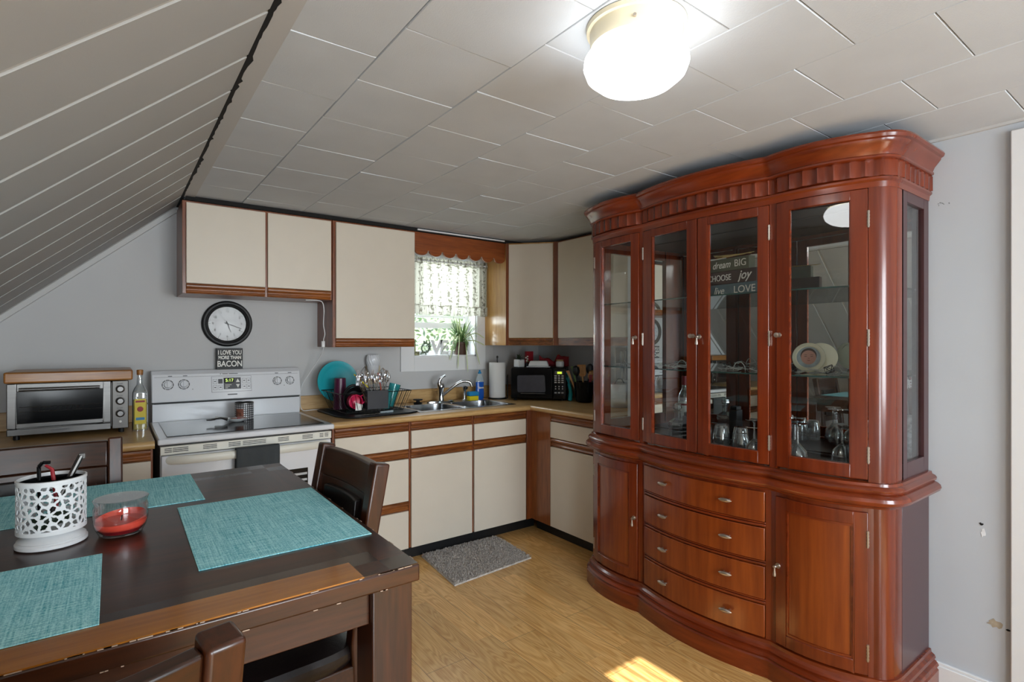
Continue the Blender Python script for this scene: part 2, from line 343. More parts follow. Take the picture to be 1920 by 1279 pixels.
def tag(o, label, cat, group=None, kind=None):
    if label: o['label'] = label
    if cat: o['category'] = cat
    if group: o['group'] = group
    if kind: o['kind'] = kind
    return o
def thing(name, label, cat, loc=(0, 0, 0), rotz=0, group=None):
    o = bpy.data.objects.new(name, None); C.objects.link(o); o.location = loc; o.rotation_euler = (0, 0, rotz); o.empty_display_size = .05
    return tag(o, label, cat, group)
def struct(o): o['kind'] = 'structure'; return o
def dup(root, loc=None, rotz=None, label=None):
    r = root.copy(); C.objects.link(r)
    if loc is not None: r.location = loc
    if rotz is not None: r.rotation_euler = (0, 0, rotz)
    if label: r['label'] = label
    for ch in list(root.children):
        c = ch.copy(); C.objects.link(c); c.parent = r
        for g in list(ch.children):
            d = g.copy(); C.objects.link(d); d.parent = c
    return r
def text(name, body, size, parent, loc, rot, matn, ext=.0005, sx=1, bold=0, align='CENTER', shear=0, sp=1):
    cu = bpy.data.curves.new(name, 'FONT'); cu.body = body; cu.size = size; cu.extrude = ext; cu.align_x = align; cu.align_y = 'CENTER'; cu.offset = bold; cu.shear = shear; cu.space_character = sp
    o = bpy.data.objects.new(name + '_tmp', cu); C.objects.link(o)
    me = bpy.data.meshes.new_from_object(o.evaluated_get(bpy.context.evaluated_depsgraph_get())); me.name = name
    bpy.data.objects.remove(o); bpy.data.curves.remove(cu)
    T = Matrix.Translation(loc) @ rot.to_4x4() @ Matrix.Diagonal((sx, 1, 1, 1))
    if parent is not None: T = root_mat(parent).inverted() @ T
    me.transform(T); me.materials.clear(); me.materials.append(M[matn])
    q = bpy.data.objects.new(name, me); C.objects.link(q); q.parent = parent
    return q
RX = Matrix.Rotation(PI / 2, 3, 'X')                      # text facing -Y
RXW = Matrix.Rotation(-PI / 2, 3, 'Z') @ RX              # text facing -X
# ------------------------------------------------------------------ room shell
XW, YW, XK, ZC, YF, XL = 2.669, 3.80, 3.12, 2.20, -2.3, -1.45
YJ = 2.30
struct(B().box(XL - .1, YF - .1, -.1, XK + .1, YW + .12, 0).build('floor', 'floor'))
sl0 = (.315, 2.2); slt = .875
def slz(x): return 2.2 - (.315 - x) * slt
# ceiling tiles, one mesh of separate tiles under a dark deck
HX0, HX1, HY0, HY1 = 1.293, 1.513, -.60, -.285  # unseen skylight hole, added to shape the sun patch on the floor
b = B().m(1).box(XL, YF - .1, ZC + .012, HX0, YW + .12, ZC + .03).box(HX1, YF - .1, ZC + .012, XK + .1, YW + .12, ZC + .03).box(HX0, YF - .1, ZC + .012, HX1, HY0, ZC + .03).box(HX0, HY1, ZC + .012, HX1, YW + .12, ZC + .03).m(0)
P = .343; x = .372; k = 0
cols = [(.372, .612)] + [(.612 + P * i, .612 + P * (i + 1)) for i in range(8)]
for ci, (xa, xb) in enumerate(cols):
    off = [1.475, 1.290, 1.477, 1.312, 1.477, 1.312, 1.477, 1.312, 1.477][ci] - P * 12
    xb = min(xb, XK)
    if xb - xa < .02: continue
    for j in range(20):
        y0 = off + P * j; y1 = y0 + P; y0 = max(y0, YF); y1 = min(y1, YW - .003)
        if y1 - y0 < .02 or (xb > HX0 and xa < HX1 and y1 > HY0 and y0 < HY1): continue
        g = .0011; dz = random.uniform(-.0012, .0006); t1 = random.uniform(-.001, .001); t2 = random.uniform(-.001, .001); c = .0018
        z = ZC + dz
        b.add([(xa + g, y0 + g, ZC + .014), (xb - g, y0 + g, ZC + .014), (xb - g, y1 - g, ZC + .014), (xa + g, y1 - g, ZC + .014),
               (xa + g, y0 + g, z + .003), (xb - g, y0 + g, z + .003), (xb - g, y1 - g, z + .003), (xa + g, y1 - g, z + .003),
               (xa + g + c, y0 + g + c, z + t1), (xb - g - c, y0 + g + c, z - t1), (xb - g - c, y1 - g - c, z + t2), (xa + g + c, y1 - g - c, z - t2)],
              [(0, 1, 5, 4), (1, 2, 6, 5), (2, 3, 7, 6), (3, 0, 4, 7), (4, 5, 9, 8), (5, 6, 10, 9), (6, 7, 11, 10), (7, 4, 8, 11), (8, 9, 10, 11)])
struct(b.build('ceiling', ['tile', 'tilegap']))
b = B()
for k in range(1, 4): b.box(HX0 + .055 * k - .006, HY0, ZC + .012, HX0 + .055 * k + .006, HY1, ZC + .024)
b.box(HX0 - .03, HY0 - .03, ZC - .004, HX0, HY1 + .03, ZC + .012).box(HX1, HY0 - .03, ZC - .004, HX1 + .03, HY1 + .03, ZC + .012).box(HX0, HY0 - .03, ZC - .004, HX1, HY0, ZC + .012).box(HX0, HY1, ZC - .004, HX1, HY1 + .03, ZC + .012)
struct(b.build('added_skylight', 'white'))  # frame and bars of the added skylight; the bars streak the sun patch
# slope: boards running up the slope with grooves painted pale for the light they catch
b = B(); y = 1.407 - .26 * 15; n = Vector((slt, 0, -1)).normalized()
A_ = Vector((.312, 0, slz(.312))); D_ = Vector((XL, 0, slz(XL)))
def sb(y0, y1, o0, o1, mi):
    p = []
    for o in (o1, o0):
        for (q, yy) in ((A_, y0), (D_, y0), (D_, y1), (A_, y1)): p.append(q + n * o + Vector((0, yy, 0)))
    b.m(mi).hexa(p)
while y < YW + .1:
    y0 = max(y + .019, YF); y1 = min(y + .26, YW + .02)
    if y1 > y0: sb(y0, y1, -.02, 0, 0)
    y0 = max(y, YF); y1 = min(y + .019, YW + .02)
    if y1 > y0: sb(y0, y1, -.02, -.0045, 1)
    y += .26
struct(b.build('ceiling_slope', ['slope', 'groove']))
# ridge strip between slope and tiles; dark strip for shade in the ragged gap
b = B().box(.316, YF, ZC - .004, .374, YW, ZC + .02); struct(b.build('trim_1', 'greytrim', bevel=.001))
b = B().box(.300, YF, ZC + .002, .330, YW, ZC + .03)
random.seed(77); pts = [(.309, YF)]
y = YF
while y < YW: pts.append((.3185 + random.uniform(0, .004) + (.006 if random.random() < .15 else 0), y)); y += random.uniform(.01, .05)
pts += [(.3185, YW), (.309, YW)]
b.prism(pts, 2, ZC - .0055, ZC + .001); random.seed(7)
struct(b.build('slope_gap_shade', 'gap'))  # dark strip laid on as the shade inside the slope gap
def wallbox(name, *a, m='wall'): return struct(B().box(*a).build(name, m))
# back wall with window opening
wx0, wx1, wz0, wz1 = 1.87, 2.445, 1.27, 2.03
b = B().box(XL, YW, 0, wx0, YW + .12, ZC + .05).box(wx1, YW, 0, XK + .1, YW + .12, ZC + .05).box(wx0, YW, 0, wx1, YW + .12, wz0).box(wx0, YW, wz1, wx1, YW + .12, ZC + .05)
b.m(1).box(.8865, YW - .0008, .9, .8885, YW + .01, 1.62).box(2.62, YW - .0008, .9, 2.622, YW + .01, 1.36).box(2.17, YW - .0008, .9, 2.172, YW + .01, 1.16)
struct(b.build('wall_back', ['wall', 'greytrim']))
wallbox('wall_right', XW, YF, 0, XW + .12, YJ, ZC + .03, m='wallr')
wallbox('wall_alcove', XK, YJ - .1, 0, XK + .12, YW, ZC + .03, m='wallr')
wallbox('wall_left', XL - .1, YF, 0, XL, YW, slz(XL) + .05)
# front wall (behind the camera) with a window and an added patio opening for fill light
fx = [(-.9, -.02, .02, 2.0), (.62, 2.08, .85, 2.05)]
b = B().box(XL, YF - .12, 0, -.9, YF, ZC).box(-.02, YF - .12, 0, .62, YF, ZC).box(2.08, YF - .12, 0, XK, YF, ZC)
b.box(-.9, YF - .12, 2.0, -.02, YF, ZC).box(-.9, YF - .12, 0, -.02, YF, .02).box(.62, YF - .12, 0, 2.08, YF, .85).box(.62, YF - .12, 2.05, 2.08, YF, ZC)
struct(b.build('wall_front', 'wall'))
wf = B()
for (x0, x1, z0, z1) in fx:
    wf.box(x0 - .06, YF, z0 - .05, x0, YF + .015, z1 + .06).box(x1, YF, z0 - .05, x1 + .06, YF + .015, z1 + .06).box(x0, YF, z1, x1, YF + .015, z1 + .06)
    for i in (1, 2, 3):
        xx = x0 + (x1 - x0) * i / 4; wf.box(xx - .012, YF - .06, z0, xx + .012, YF - .03, z1)
    for i in (1, 2, 3):
        zz = z0 + (z1 - z0) * i / 4; wf.box(x0, YF - .06, zz - .012, x1, YF - .03, zz + .012)
struct(wf.build('window_2', 'white'))
# right wall: casing, baseboard, ceiling trim, chips
o = struct(B().box(XW - .022, .38, 0, XW + .01, .497, 2.16).box(XW - .03, .36, 0, XW + .01, .40, 2.16).build('door_1', 'white', bevel=.004))
struct(B().box(XW - .014, .50, 0, XW + .01, YJ, .088).box(XW - .01, .50, .088, XW + .01, YJ, .1).build('baseboard_right', 'white', bevel=.002))
struct(B().box(XW - .012, YF, ZC - .012, XW + .01, YJ, ZC + .01).build('trim_3', 'greytrim', bevel=.002))
struct(B().box(XW - .025, YJ - .01, 0, XK, YJ + .014, ZC).box(XW - .028, YJ - .05, 0, XW - .001, YJ + .02, ZC).build('trim_4', 'white', bevel=.002))
# moulding where slope meets back wall
p0 = Vector((.30, YW - .001, slz(.30))); p1 = Vector((XL, YW - .001, slz(XL)))
b = B(); dn = Vector((slt, 0, -1)).normalized() * .028
b.hexa([p0 + dn, p1 + dn, p1 + dn + Vector((0, -.018, 0)), p0 + dn + Vector((0, -.018, 0)), p0, p1, p1 + Vector((0, -.026, 0)), p0 + Vector((0, -.026, 0))])
struct(b.build('trim_5', 'greytrim', bevel=.003))
# wall damage marks
def blob(name, cy, cz, ry, rz, m_, label, seed, n=14):
    random.seed(seed); pts = [(cy + ry * math.cos(2 * PI * i / n) * random.uniform(.5, 1.2), cz + rz * math.sin(2 * PI * i / n) * random.uniform(.5, 1.2)) for i in range(n)]
    o = B().prism(pts, 0, XW - .0012, XW + .001).build(name, m_); return struct(o)
M['plaster'] = mat('bare_plaster', '#a79a86', .9, var=.15, vs=60); M['chipw'] = mat('chipped_white', '#dfe0e2', .8)
blob('trim_6', .584, .687, .008, .006, 'gap', '', 1); blob('trim_7', .578, .655, .007, .02, 'chipw', '', 2)
blob('trim_8', .545, .322, .024, .018, 'plaster', '', 3); blob('trim_9', .506, .314, .010, .004, 'gap', '', 4)
b = B(); random.seed(5)
for i in range(9):
    y = .70 + random.uniform(-.02, .018); z = 1.936 + random.uniform(-.006, .006); b.box(XW - .001, y, z, XW + .001, y + .003, z + .002)
struct(b.build('trim_10', 'dgrey'))
random.seed(7)

# ------------------------------------------------------------------ kitchen window
b = B().m(0)
for q in ((wx0 - .11, YW - .018, 1.16, wx0, YW, 2.12), (wx1, YW - .018, 1.16, wx1 + .085, YW, 2.12), (wx0, YW - .018, 1.16, wx1, YW, wz0), (wx0, YW - .018, wz1, wx1, YW, 2.12)): b.box(*q)
win = struct(b.build('window_1', 'white', bevel=.002))
B().box(wx0, YW, wz0 - .001, wx1, YW + .14, wz0 + .012).box(wx0, YW, wz0, wx0 + .01, YW + .14, wz1).box(wx1 - .01, YW, wz0, wx1, YW + .14, wz1).box(wx0, YW, wz1 - .01, wx1, YW + .14, wz1).build('window_jamb', 'white', win)
b = B(); yy = YW + .10
for q in ((wx0 + .01, yy, wz0 + .012, wx0 + .045, yy + .03, wz1 - .01), (wx1 - .045, yy, wz0 + .012, wx1 - .01, yy + .03, wz1 - .01), (wx0 + .045, yy, wz0 + .012, wx1 - .045, yy + .03, wz0 + .045), (wx0 + .045, yy, 1.50, wx1 - .045, yy + .03, 1.545), (wx0 + .045, yy + .01, 1.585, wx1 - .045, yy + .04, 1.605)): b.box(*q)
b.build('sash', 'white', win, bevel=.002)
B().box(wx0 + .045, yy + .012, wz0 + .045, wx1 - .045, yy + .016, 1.50).build('pane', 'pane', win)
B().box(wx0 + .045, yy + .012, 1.545, wx1 - .045, yy + .016, wz1 - .01).build('pane', 'pane', win)
# curtain: gathered cloth with rod pocket, tiers
def drape(x0, x1, z0, z1, y0, amp, fr, ph=0, flare=0):
    def fn(u, v):
        a = amp * (.5 + .5 * v)
        return (x0 + (x1 - x0) * u, y0 + a * math.sin(u * fr + ph) + a * .6 * math.sin(u * fr * 2.3 + 1.1 + ph) - flare * v, z1 + (z0 - z1) * v + .004 * math.sin(u * fr * .5))
    return fn
cur = thing('valance_curtain', 'sheer cream cafe curtain with vine print in the kitchen window', 'curtain', (2.2, YW - .05, 1.6))
B().grid(drape(1.84, 2.545, 1.67, 2.0, YW - .05, .008, 60), 160, 12).build('curtain_panel', 'curtain', cur, smooth=True)
B().grid(drape(1.84, 2.55, 1.600, 1.674, YW - .058, .009, 66, .5), 160, 6).build('ruffle', 'curtain', cur, smooth=True)
B().grid(drape(1.84, 2.545, 1.995, 2.045, YW - .053, .010, 110), 200, 5).build('heading', 'curtain', cur, smooth=True)
B().tube([(1.82, YW - .05, 2.018), (2.56, YW - .05, 2.018)], .007).build('curtain_rod', 'white', cur)

# ------------------------------------------------------------------ garden seen through the window
tag(B().box(-6, YW + .6, -2.5, 12, 20, -2.4).build('lawn', 'grass'), 'green lawn outside the kitchen window', 'lawn', kind='stuff')
def bush(cx, cy, cz, r, m_, seed, label):
    random.seed(seed); b = B()
    for i in range(4200):
        d = Vector((random.gauss(0, 1), random.gauss(0, 1), random.gauss(0, 1))).normalized() * r * random.uniform(.75, 1.05); d.z *= .9
        p = Vector((cx, cy, cz)) + d; a = Vector((random.gauss(0, 1), random.gauss(0, 1), random.gauss(0, 1))).normalized(); c = a.cross(Vector((.3, .5, .8))).normalized(); s_ = random.uniform(.03, .06)
        b.add([p - a * s_, p + c * s_ * .5, p + a * s_, p - c * s_ * .5], [(0, 1, 2, 3)])
    b.lathe((cx, cy, cz), [(.01, -r * .8), (r * .6, -r * .5), (r * .75, 0), (r * .6, r * .5), (.01, r * .75)], 14)
    b.tube([(cx, cy, -2.4), (cx, cy, cz)], .08)
    return tag(b.build('garden_bush', m_), label, 'bush')
bush(4.1, 7.4, 1.0, 1.2, 'foliage', 11, 'leafy green bush outside the window, behind the spider plant')
bush(5.9, 8.8, 1.1, 1.2, 'foliage2', 12, 'yellow green bush outside the window to the right')
bush(3.7, 5.9, .35, .75, 'foliage2', 13, 'low yellow green bush outside the window behind the letters')
random.seed(7)

# ------------------------------------------------------------------ base cabinets
YC = 3.12; YT = 3.10; ZT = .922
def rail(b, ax, a0, a1, f, z0, z1, out=-1, depth=.02):
    """moulded finger-pull rail; face plane coordinate f, projecting towards out"""
    h = z1 - z0; prof = [(.0, z0), (.004, z0), (.012, z0 + h * .18), (.004, z0 + h * .36), (.004, z0 + h * .44), (.017, z0 + h * .66), (.017, z0 + h * .84), (.009, z1), (0, z1)]
    if ax == 0: b.prism([(f + out * p[0], p[1]) for p in prof], 0, a0, a1)
    else: b.prism([(f + out * p[0], p[1]) for p in prof], 1, a0, a1)
def cab_front(root, ax, a0, a1, f, rows, out=-1):
    for kind, z0, z1 in rows:
        g = .004
        if kind == 'rail': bb = B(); rail(bb, ax, a0 + g, a1 - g, f, z0, z1, out); bb.build('pull_rail', 'oakx' if ax == 0 else 'oaky', root, bevel=.0015)
        else:
            bb = B()
            if ax == 0: bb.box(a0 + g, f, z0 + .001, a1 - g, f + out * .017, z1 - .001)
            else: bb.box(f, a0 + g, z0 + .001, f + out * .017, a1 - g, z1 - .001)
            bb.build(kind, 'door', root, bevel=.002)
R1 = [('rail', .826, .885), ('drawer_front', .712, .826), ('rail', .652, .708)]
def body(root, x0, y0, x1, y1, z0=.085, z1=.888, m_='oakz'): B().box(x0, y0, z0, x1, y1, z1).build('carcass', m_, root, bevel=.0015)
def toe(root, x0, y0, x1, y1): B().box(x0, y0, 0, x1, y1, .085).build('toe_kick', 'toe', root)
c1 = thing('base_cabinet', 'cream three-drawer base cabinet with oak rails beside the stove', 'cabinet', (1.27, 3.45, 0))
body(c1, 1.022, YC + .001, 1.504, YW - .01); toe(c1, 1.022, YC + .05, 1.504, YW - .01)
cab_front(c1, 0, 1.03, 1.500, YC, R1 + [('drawer_front', .385, .652), ('rail', .327, .382), ('drawer_front', .087, .325)])
c2 = thing('base_cabinet', 'cream two-door sink base cabinet with two false drawer fronts', 'cabinet', (2.0, 3.45, 0))
body(c2, 1.506, YC + .001, 2.497, YW - .01, z1=.70); toe(c2, 1.506, YC + .05, 2.56, YW - .01)
B().box(1.506, YC + .001, .70, 2.497, YC + .02, .888).build('face_frame', 'oakz', c2)
cab_front(c2, 0, 1.512, 1.972, YC, R1 + [('door', .087, .650)])
cab_front(c2, 0, 1.982, 2.437, YC, R1 + [('door', .087, .650)])
B().box(2.441, YC - .016, .085, 2.497, YC, .888).build('corner_stile', 'oakz', c2, bevel=.0015)
XC = 2.498
c3 = thing('base_cabinet', 'cream base cabinet with oak corner panel under the corner counter, partly behind the china cabinet', 'cabinet', (2.8, 2.75, 0))
body(c3, XC + .002, 2.325, XK - .01, YC - .003); toe(c3, XC + .05, 2.325, XK - .01, YC - .0)
B().box(XC - .013, 2.895, .086, XC, YC - .017, .888).build('corner_panel', 'oakp', c3, bevel=.0015)
cab_front(c3, 1, 2.44, 2.892, XC, R1 + [('door', .087, .650)])
B().box(XC - .012, 2.325, .086, XC, 2.436, .888).build('end_stile', 'oakz', c3)
c4 = thing('base_cabinet', 'cream base cabinet left of the stove under the toaster oven', 'cabinet', (-.3, 3.45, 0))
body(c4, -.89, 3.05, .155, YW - .01); toe(c4, -.89, 3.1, .155, YW - .01)
cab_front(c4, 0, -.42, .15, 3.05, R1 + [('door', .087, .650)])
cab_front(c4, 0, -.89, -.43, 3.05, R1 + [('door', .087, .650)])
# countertops
ct = thing('countertop', 'oak laminate L-shaped countertop running from the stove to the corner', 'countertop', (2, 3.4, .9))
sx0, sx1, sy0, sy1 = 1.63, 2.40, 3.225, 3.655
b = B().box(1.008, YT, .884, sx0, YW - .001, ZT).box(sx1, YT, .884, XC - .025, YW - .001, ZT).box(sx0, YT, .884, sx1, sy0, ZT).box(sx0, sy1, .884, sx1, YW - .001, ZT)
b.build('counter_slab', 'ctop', ct, bevel=0)
B().tube([(1.008, YT, .903), (XC - .025, YT, .903)], .0188, 16).build('front_edge', 'ctop', ct, smooth=True)
B().box(XC - .025, 2.32, .884, XK - .001, YW - .001, ZT).build('counter_slab', 'ctopy', ct)
B().tube([(XC - .025, YT, .903), (XC - .025, 2.32, .903)], .0188, 16).build('front_edge', 'ctopy', ct, smooth=True)
B().box(1.008, YW - .02, ZT, XK - .001, YW - .001, 1.02).build('backsplash', 'ctop', ct, bevel=.004)
B().box(XK - .02, 2.33, ZT, XK - .001, YW - .02, 1.02).build('backsplash', 'ctopy', ct, bevel=.004)
ct2 = thing('countertop', 'oak laminate countertop left of the stove under the toaster oven', 'countertop', (-.3, 3.4, .9))
B().box(-.9, 3.02, .884, .160, YW - .001, ZT).build('counter_slab', 'ctop', ct2)
B().tube([(-.9, 3.02, .903), (.160, 3.02, .903)], .0188, 16).build('front_edge', 'ctop', ct2, smooth=True)
B().box(-.9, YW - .02, ZT, .160, YW - .001, 1.02).build('backsplash', 'ctop', ct2, bevel=.004)
# ------------------------------------------------------------------ upper cabinets
YU = 3.48
def upper(name, label, x0, x1, z0, doors, side='oakz'):
    r = thing(name, label, 'cabinet', ((x0 + x1) / 2, YU + .16, z0))
    B().box(x0, YU, z0, x1, YW - .001, 2.172).build('carcass', side, r, bevel=.0015)
    for (a, b_) in doors:
        B().box(a, YU - .018, z0 + .058, b_, YU - .001, 2.160).build('door', 'door', r, bevel=.002)
        bb = B(); rail(bb, 0, a, b_, YU - .001, z0 + .002, z0 + .056); bb.build('pull_rail', 'oakx', r, bevel=.0015)
    return r
upper('wall_cabinet', 'short cream two-door wall cabinet with oak rail above the clock', .312, 1.138, 1.655, [(.330, .736), (.750, 1.128)])
upper('wall_cabinet', 'tall cream single-door wall cabinet left of the window', 1.142, 1.722, 1.352, [(1.160, 1.716)])
# diagonal corner cabinet
r = thing('wall_cabinet', 'cream diagonal corner wall cabinet right of the window', 'cabinet', (2.8, 3.5, 1.34))
a = Vector((2.525, YU, 0)); c = Vector((2.80, 3.17, 0)); poly = [(2.525, YW - .001), (2.525, YU), (2.80, 3.17), (XK - .001, 3.17), (XK - .001, YW - .001)]
B().prism(poly, 2, 1.36, 2.172).build('carcass', 'oaklight', r, bevel=.0015)
def diag(a, c, t0, t1, z0, z1, o0, o1):
    d = (c - a).normalized(); L = (c - a).length; nn = Vector((d.y, -d.x, 0)) * 1.0
    if nn.dot(Vector((-1, -1, 0))) < 0: nn = -nn
    p = [a + d * t + nn * o for (t, o) in ((t0, o0), (t1, o0), (t1, o1), (t0, o1))]
    return [(q.x, q.y, z0) for q in p] + [(q.x, q.y, z1) for q in p]
L_ = (c - a).length
B().hexa(diag(a, c, 0, .022, 1.36, 2.172, 0, .006)).hexa(diag(a, c, L_ - .032, L_ + .006, 1.36, 2.172, 0, .006)).build('stile', 'oakz', r)
B().hexa(diag(a, c, .026, L_ - .036, 1.420, 2.16, .001, .018)).build('door', 'door', r, bevel=.002)
bb = B()
for (z0, z1, o) in ((1.362, 1.371, .006), (1.373, 1.387, .014), (1.389, 1.397, .006), (1.398, 1.415, .017)): bb.hexa(diag(a, c, .026, L_ - .036, z0, z1, 0, o))
bb.build('pull_rail', 'oakx', r, bevel=.0015)
r = thing('wall_cabinet', 'cream wall cabinet on the alcove wall, half hidden by the china cabinet', 'cabinet', (2.96, 2.8, 1.34))
B().box(2.80, 2.34, 1.36, XK - .001, 3.168, 2.172).build('carcass', 'oaky', r)
B().box(2.782, 2.36, 1.418, 2.799, 3.148, 2.16).build('door', 'door', r, bevel=.002)
B().box(2.79, 2.36, 1.361, 2.80, 3.148, 1.416).build('bottom_rail', 'oaky', r)
# valance board with scallops
pts = [(1.724, 2.172), (2.523, 2.172)]; n_ = 7; z_ = 2.045; wv = (2.523 - 1.724) / n_
for i in range(n_ - 1, -1, -1):
    x0 = 1.724 + wv * i
    for j in range(11):
        a_ = PI * j / 10; pts.append((x0 + wv / 2 + (wv / 2 - .006) * math.cos(a_), z_ - .036 * math.sin(a_)))
tag(B().prism(pts, 1, YU + .004, YU + .022).build('window_valance', 'oakval', bevel=.002), 'oak valance board with scalloped lower edge above the kitchen window', 'valance')
struct(B().box(.33, YU - .006, 2.174, 3.1, YU + .35, 2.184).box(.33, YU - .004, 2.184, 3.1, YU + .02, ZC - .001).build('cabinet_gap_shade', 'gap'))  # dark strip standing in for the shaded space above the wall cabinets
tag(B().box(1.80, YU - .004, 2.176, 2.50, YU + .03, 2.19).tube([(1.74, YU - .012, 2.186), (2.50, YU - .012, 2.186)], .006).build('light_strip', 'white'), 'slim white light strip under the ceiling above the valance', 'light')

# ------------------------------------------------------------------ stove
st = thing('stove', 'white electric range with black ceramic cooktop and back control panel', 'stove', (.585, 3.38, 0))
X0, X1 = .183, .99
B().box(X0, 3.06, .03, X1, YW - .03, .885).build('stove_body', 'whitegloss', st, bevel=.003)
B().box(X0 + .03, 3.10, 0, X1 - .03, YW - .05, .03).build('stove_base', 'black', st)
B().box(X0 - .012, 3.01, .897, X1 + .010, 3.70, .926).build('cooktop', 'whitegloss', st, bevel=.008, seg=3)
B().box(X0 + .028, 3.065, .9265, X1 - .03, 3.645, .929).build('cooktop_glass', 'cooktop', st, bevel=.001)
prof = [(3.67, .926), (3.665, 1.02), (3.690, 1.028), (3.675, 1.035), (3.705, 1.205), (3.725, 1.217), (YW - .005, 1.217), (YW - .005, .926)]
B().prism([(3.67, .926), (3.668, 1.030), (YW - .005, 1.030), (YW - .005, .926)], 0, X0, X1).build('backguard', 'whitegloss', st, bevel=.002)
B().box(X0 + .006, 3.665, 1.028, X1 - .006, 3.72, 1.036).build('shadow_gap', 'black', st)
cpan = B().prism([(3.655, 1.038), (3.690, 1.195), (3.715, 1.217), (YW - .005, 1.217), (YW - .005, 1.038)], 0, X0 - .004, X1 + .006).build('control_panel', 'whitegloss', st, bevel=.006, seg=3)
def pf(z): return 3.655 + (z - 1.038) * (.035 / .157)
tilt = Matrix.Rotation(math.atan(.035 / .157), 3, 'X')
def panel_pt(x, z, o): # o outwards
    nn = Vector((0, -.157, .035)).normalized(); return Vector((x, pf(z), z)) + nn * o
tv = Vector((0, .035, .157)).normalized(); nv = Vector((0, -.157, .035)).normalized()
def disc(b, x, z, r0, r1, o0, o1, n=28, r2=None):
    c = panel_pt(x, z, 0); X = Vector((1, 0, 0)); r2 = r2 or r1
    vs = []
    for (r, o) in ((r0, o0), (r1, o0), (r2, o1), (r0, o1)):
        for k in range(n):
            a = 2 * PI * k / n; vs.append(c + X * r * math.cos(a) + tv * r * math.sin(a) + nv * o)
    fs = [(i * n + k, i * n + (k + 1) % n, ((i + 1) % 4) * n + (k + 1) % n, ((i + 1) % 4) * n + k) for i in range(4) for k in range(n)]
    b.add(vs, fs)
def pbox(b, x0, x1, z0, z1, o0, o1):
    b.hexa([panel_pt(x0, z0, o0), panel_pt(x1, z0, o0), panel_pt(x1, z1, o0), panel_pt(x0, z1, o0), panel_pt(x0, z0, o1), panel_pt(x1, z0, o1), panel_pt(x1, z1, o1), panel_pt(x0, z1, o1)])
for kx in (.258, .338, .852, .929):
    rr = .026 if kx < .5 else .024
    kz = 1.137
    b = B(); disc(b, kx, kz, .0005, rr * .78, .002, .014, r2=rr * .66); pbox(b, kx - .004, kx + .004, kz - rr * .62, kz + rr * .62, .014, .021)
    kb = b.build('knob', 'whitegloss', st, bevel=.001)
    b = B(); disc(b, kx, kz, rr * .95, rr * 1.14, .0005, .0016); 
    kr = b.build('dial_ring', 'dgrey', st)
    b = B()
    for i in range(8): a_ = 2 * PI * i / 8 + .39; pbox(b, kx + rr * 1.045 * math.cos(a_) - .0016, kx + rr * 1.045 * math.cos(a_) + .0016, kz + rr * 1.045 * math.sin(a_) - .0016, kz + rr * 1.045 * math.sin(a_) + .0016, .0014, .0022)
    b.build('dial_marks', 'textw', st)
b = B(); pbox(b, .480, .700, 1.082, 1.176, .0004, .0012); dp = b.build('display_panel', 'dgrey', st)
b = B(); pbox(b, .4815, .6985, 1.0835, 1.1745, .001, .002); b.build('display_plate', 'whitegloss', st)
b = B(); pbox(b, .545, .640, 1.098, 1.166, .002, .0028); b.build('display_field', 'dgrey', st)
b = B(); pbox(b, .546, .604, 1.136, 1.165, .0028, .0034); b.build('display', 'blackgl', st)
Rp = Matrix((Vector((1, 0, 0)), tv, nv)).transposed()
text('clock_digits', '5:17', .026, st, panel_pt(.577, 1.150, .0036), Rp, 'lcdg', ext=.0002)
b = B()
for i in range(3): pbox(b, .553, .568 + .01 * i, 1.104 + i * .009, 1.107 + i * .009, .0028, .0032)
b.add([panel_pt(.612, 1.138, .003), panel_pt(.634, 1.138, .003), panel_pt(.623, 1.160, .003)], [(0, 1, 2)]).add([panel_pt(.612, 1.126, .003), panel_pt(.634, 1.126, .003), panel_pt(.623, 1.104, .003)], [(0, 1, 2)])
b.build('arrow_keys', 'textw', st)
b = B()
for x_ in (.488, .517, .648, .673):
    for z_k in (1.100, 1.136):
        for (q0, q1, w0, w1) in ((0, .022, 0, .0012), (0, .022, .0268, .028), (0, .0012, 0, .028), (.0208, .022, 0, .028), (.006, .016, .012, .017)): pbox(b, x_ + q0, x_ + q1, z_k - .004 + w0, z_k - .004 + w1, .002, .0026)
pbox(b, .516, .540, 1.134, 1.160, .002, .0027)
b.build('touch_keys', 'dgrey', st)
b = B(); pbox(b, .565, .618, 1.063, 1.069, .0002, .001); b.build('model_badge', 'dgrey', st)
b = B()
for x_, w_ in ((.27, .02), (.345, .022), (.85, .02), (.93, .022)): pbox(b, x_ - w_ / 2, x_ + w_ / 2, 1.184, 1.188, .0002, .0008)
for x_, w_ in ((.53, .006), (.555, .03), (.60, .05)): pbox(b, x_ - w_ / 2, x_ + w_ / 2, 1.189, 1.193, .0002, .0008)
for x_ in (.382, .893): pbox(b, x_ - .002, x_ + .002, 1.105, 1.109, .0002, .001)
pbox(b, X0 + .01, X1 - .01, 1.1800, 1.1812, .0002, .0008)
b.build('panel_print', 'dgrey', st)
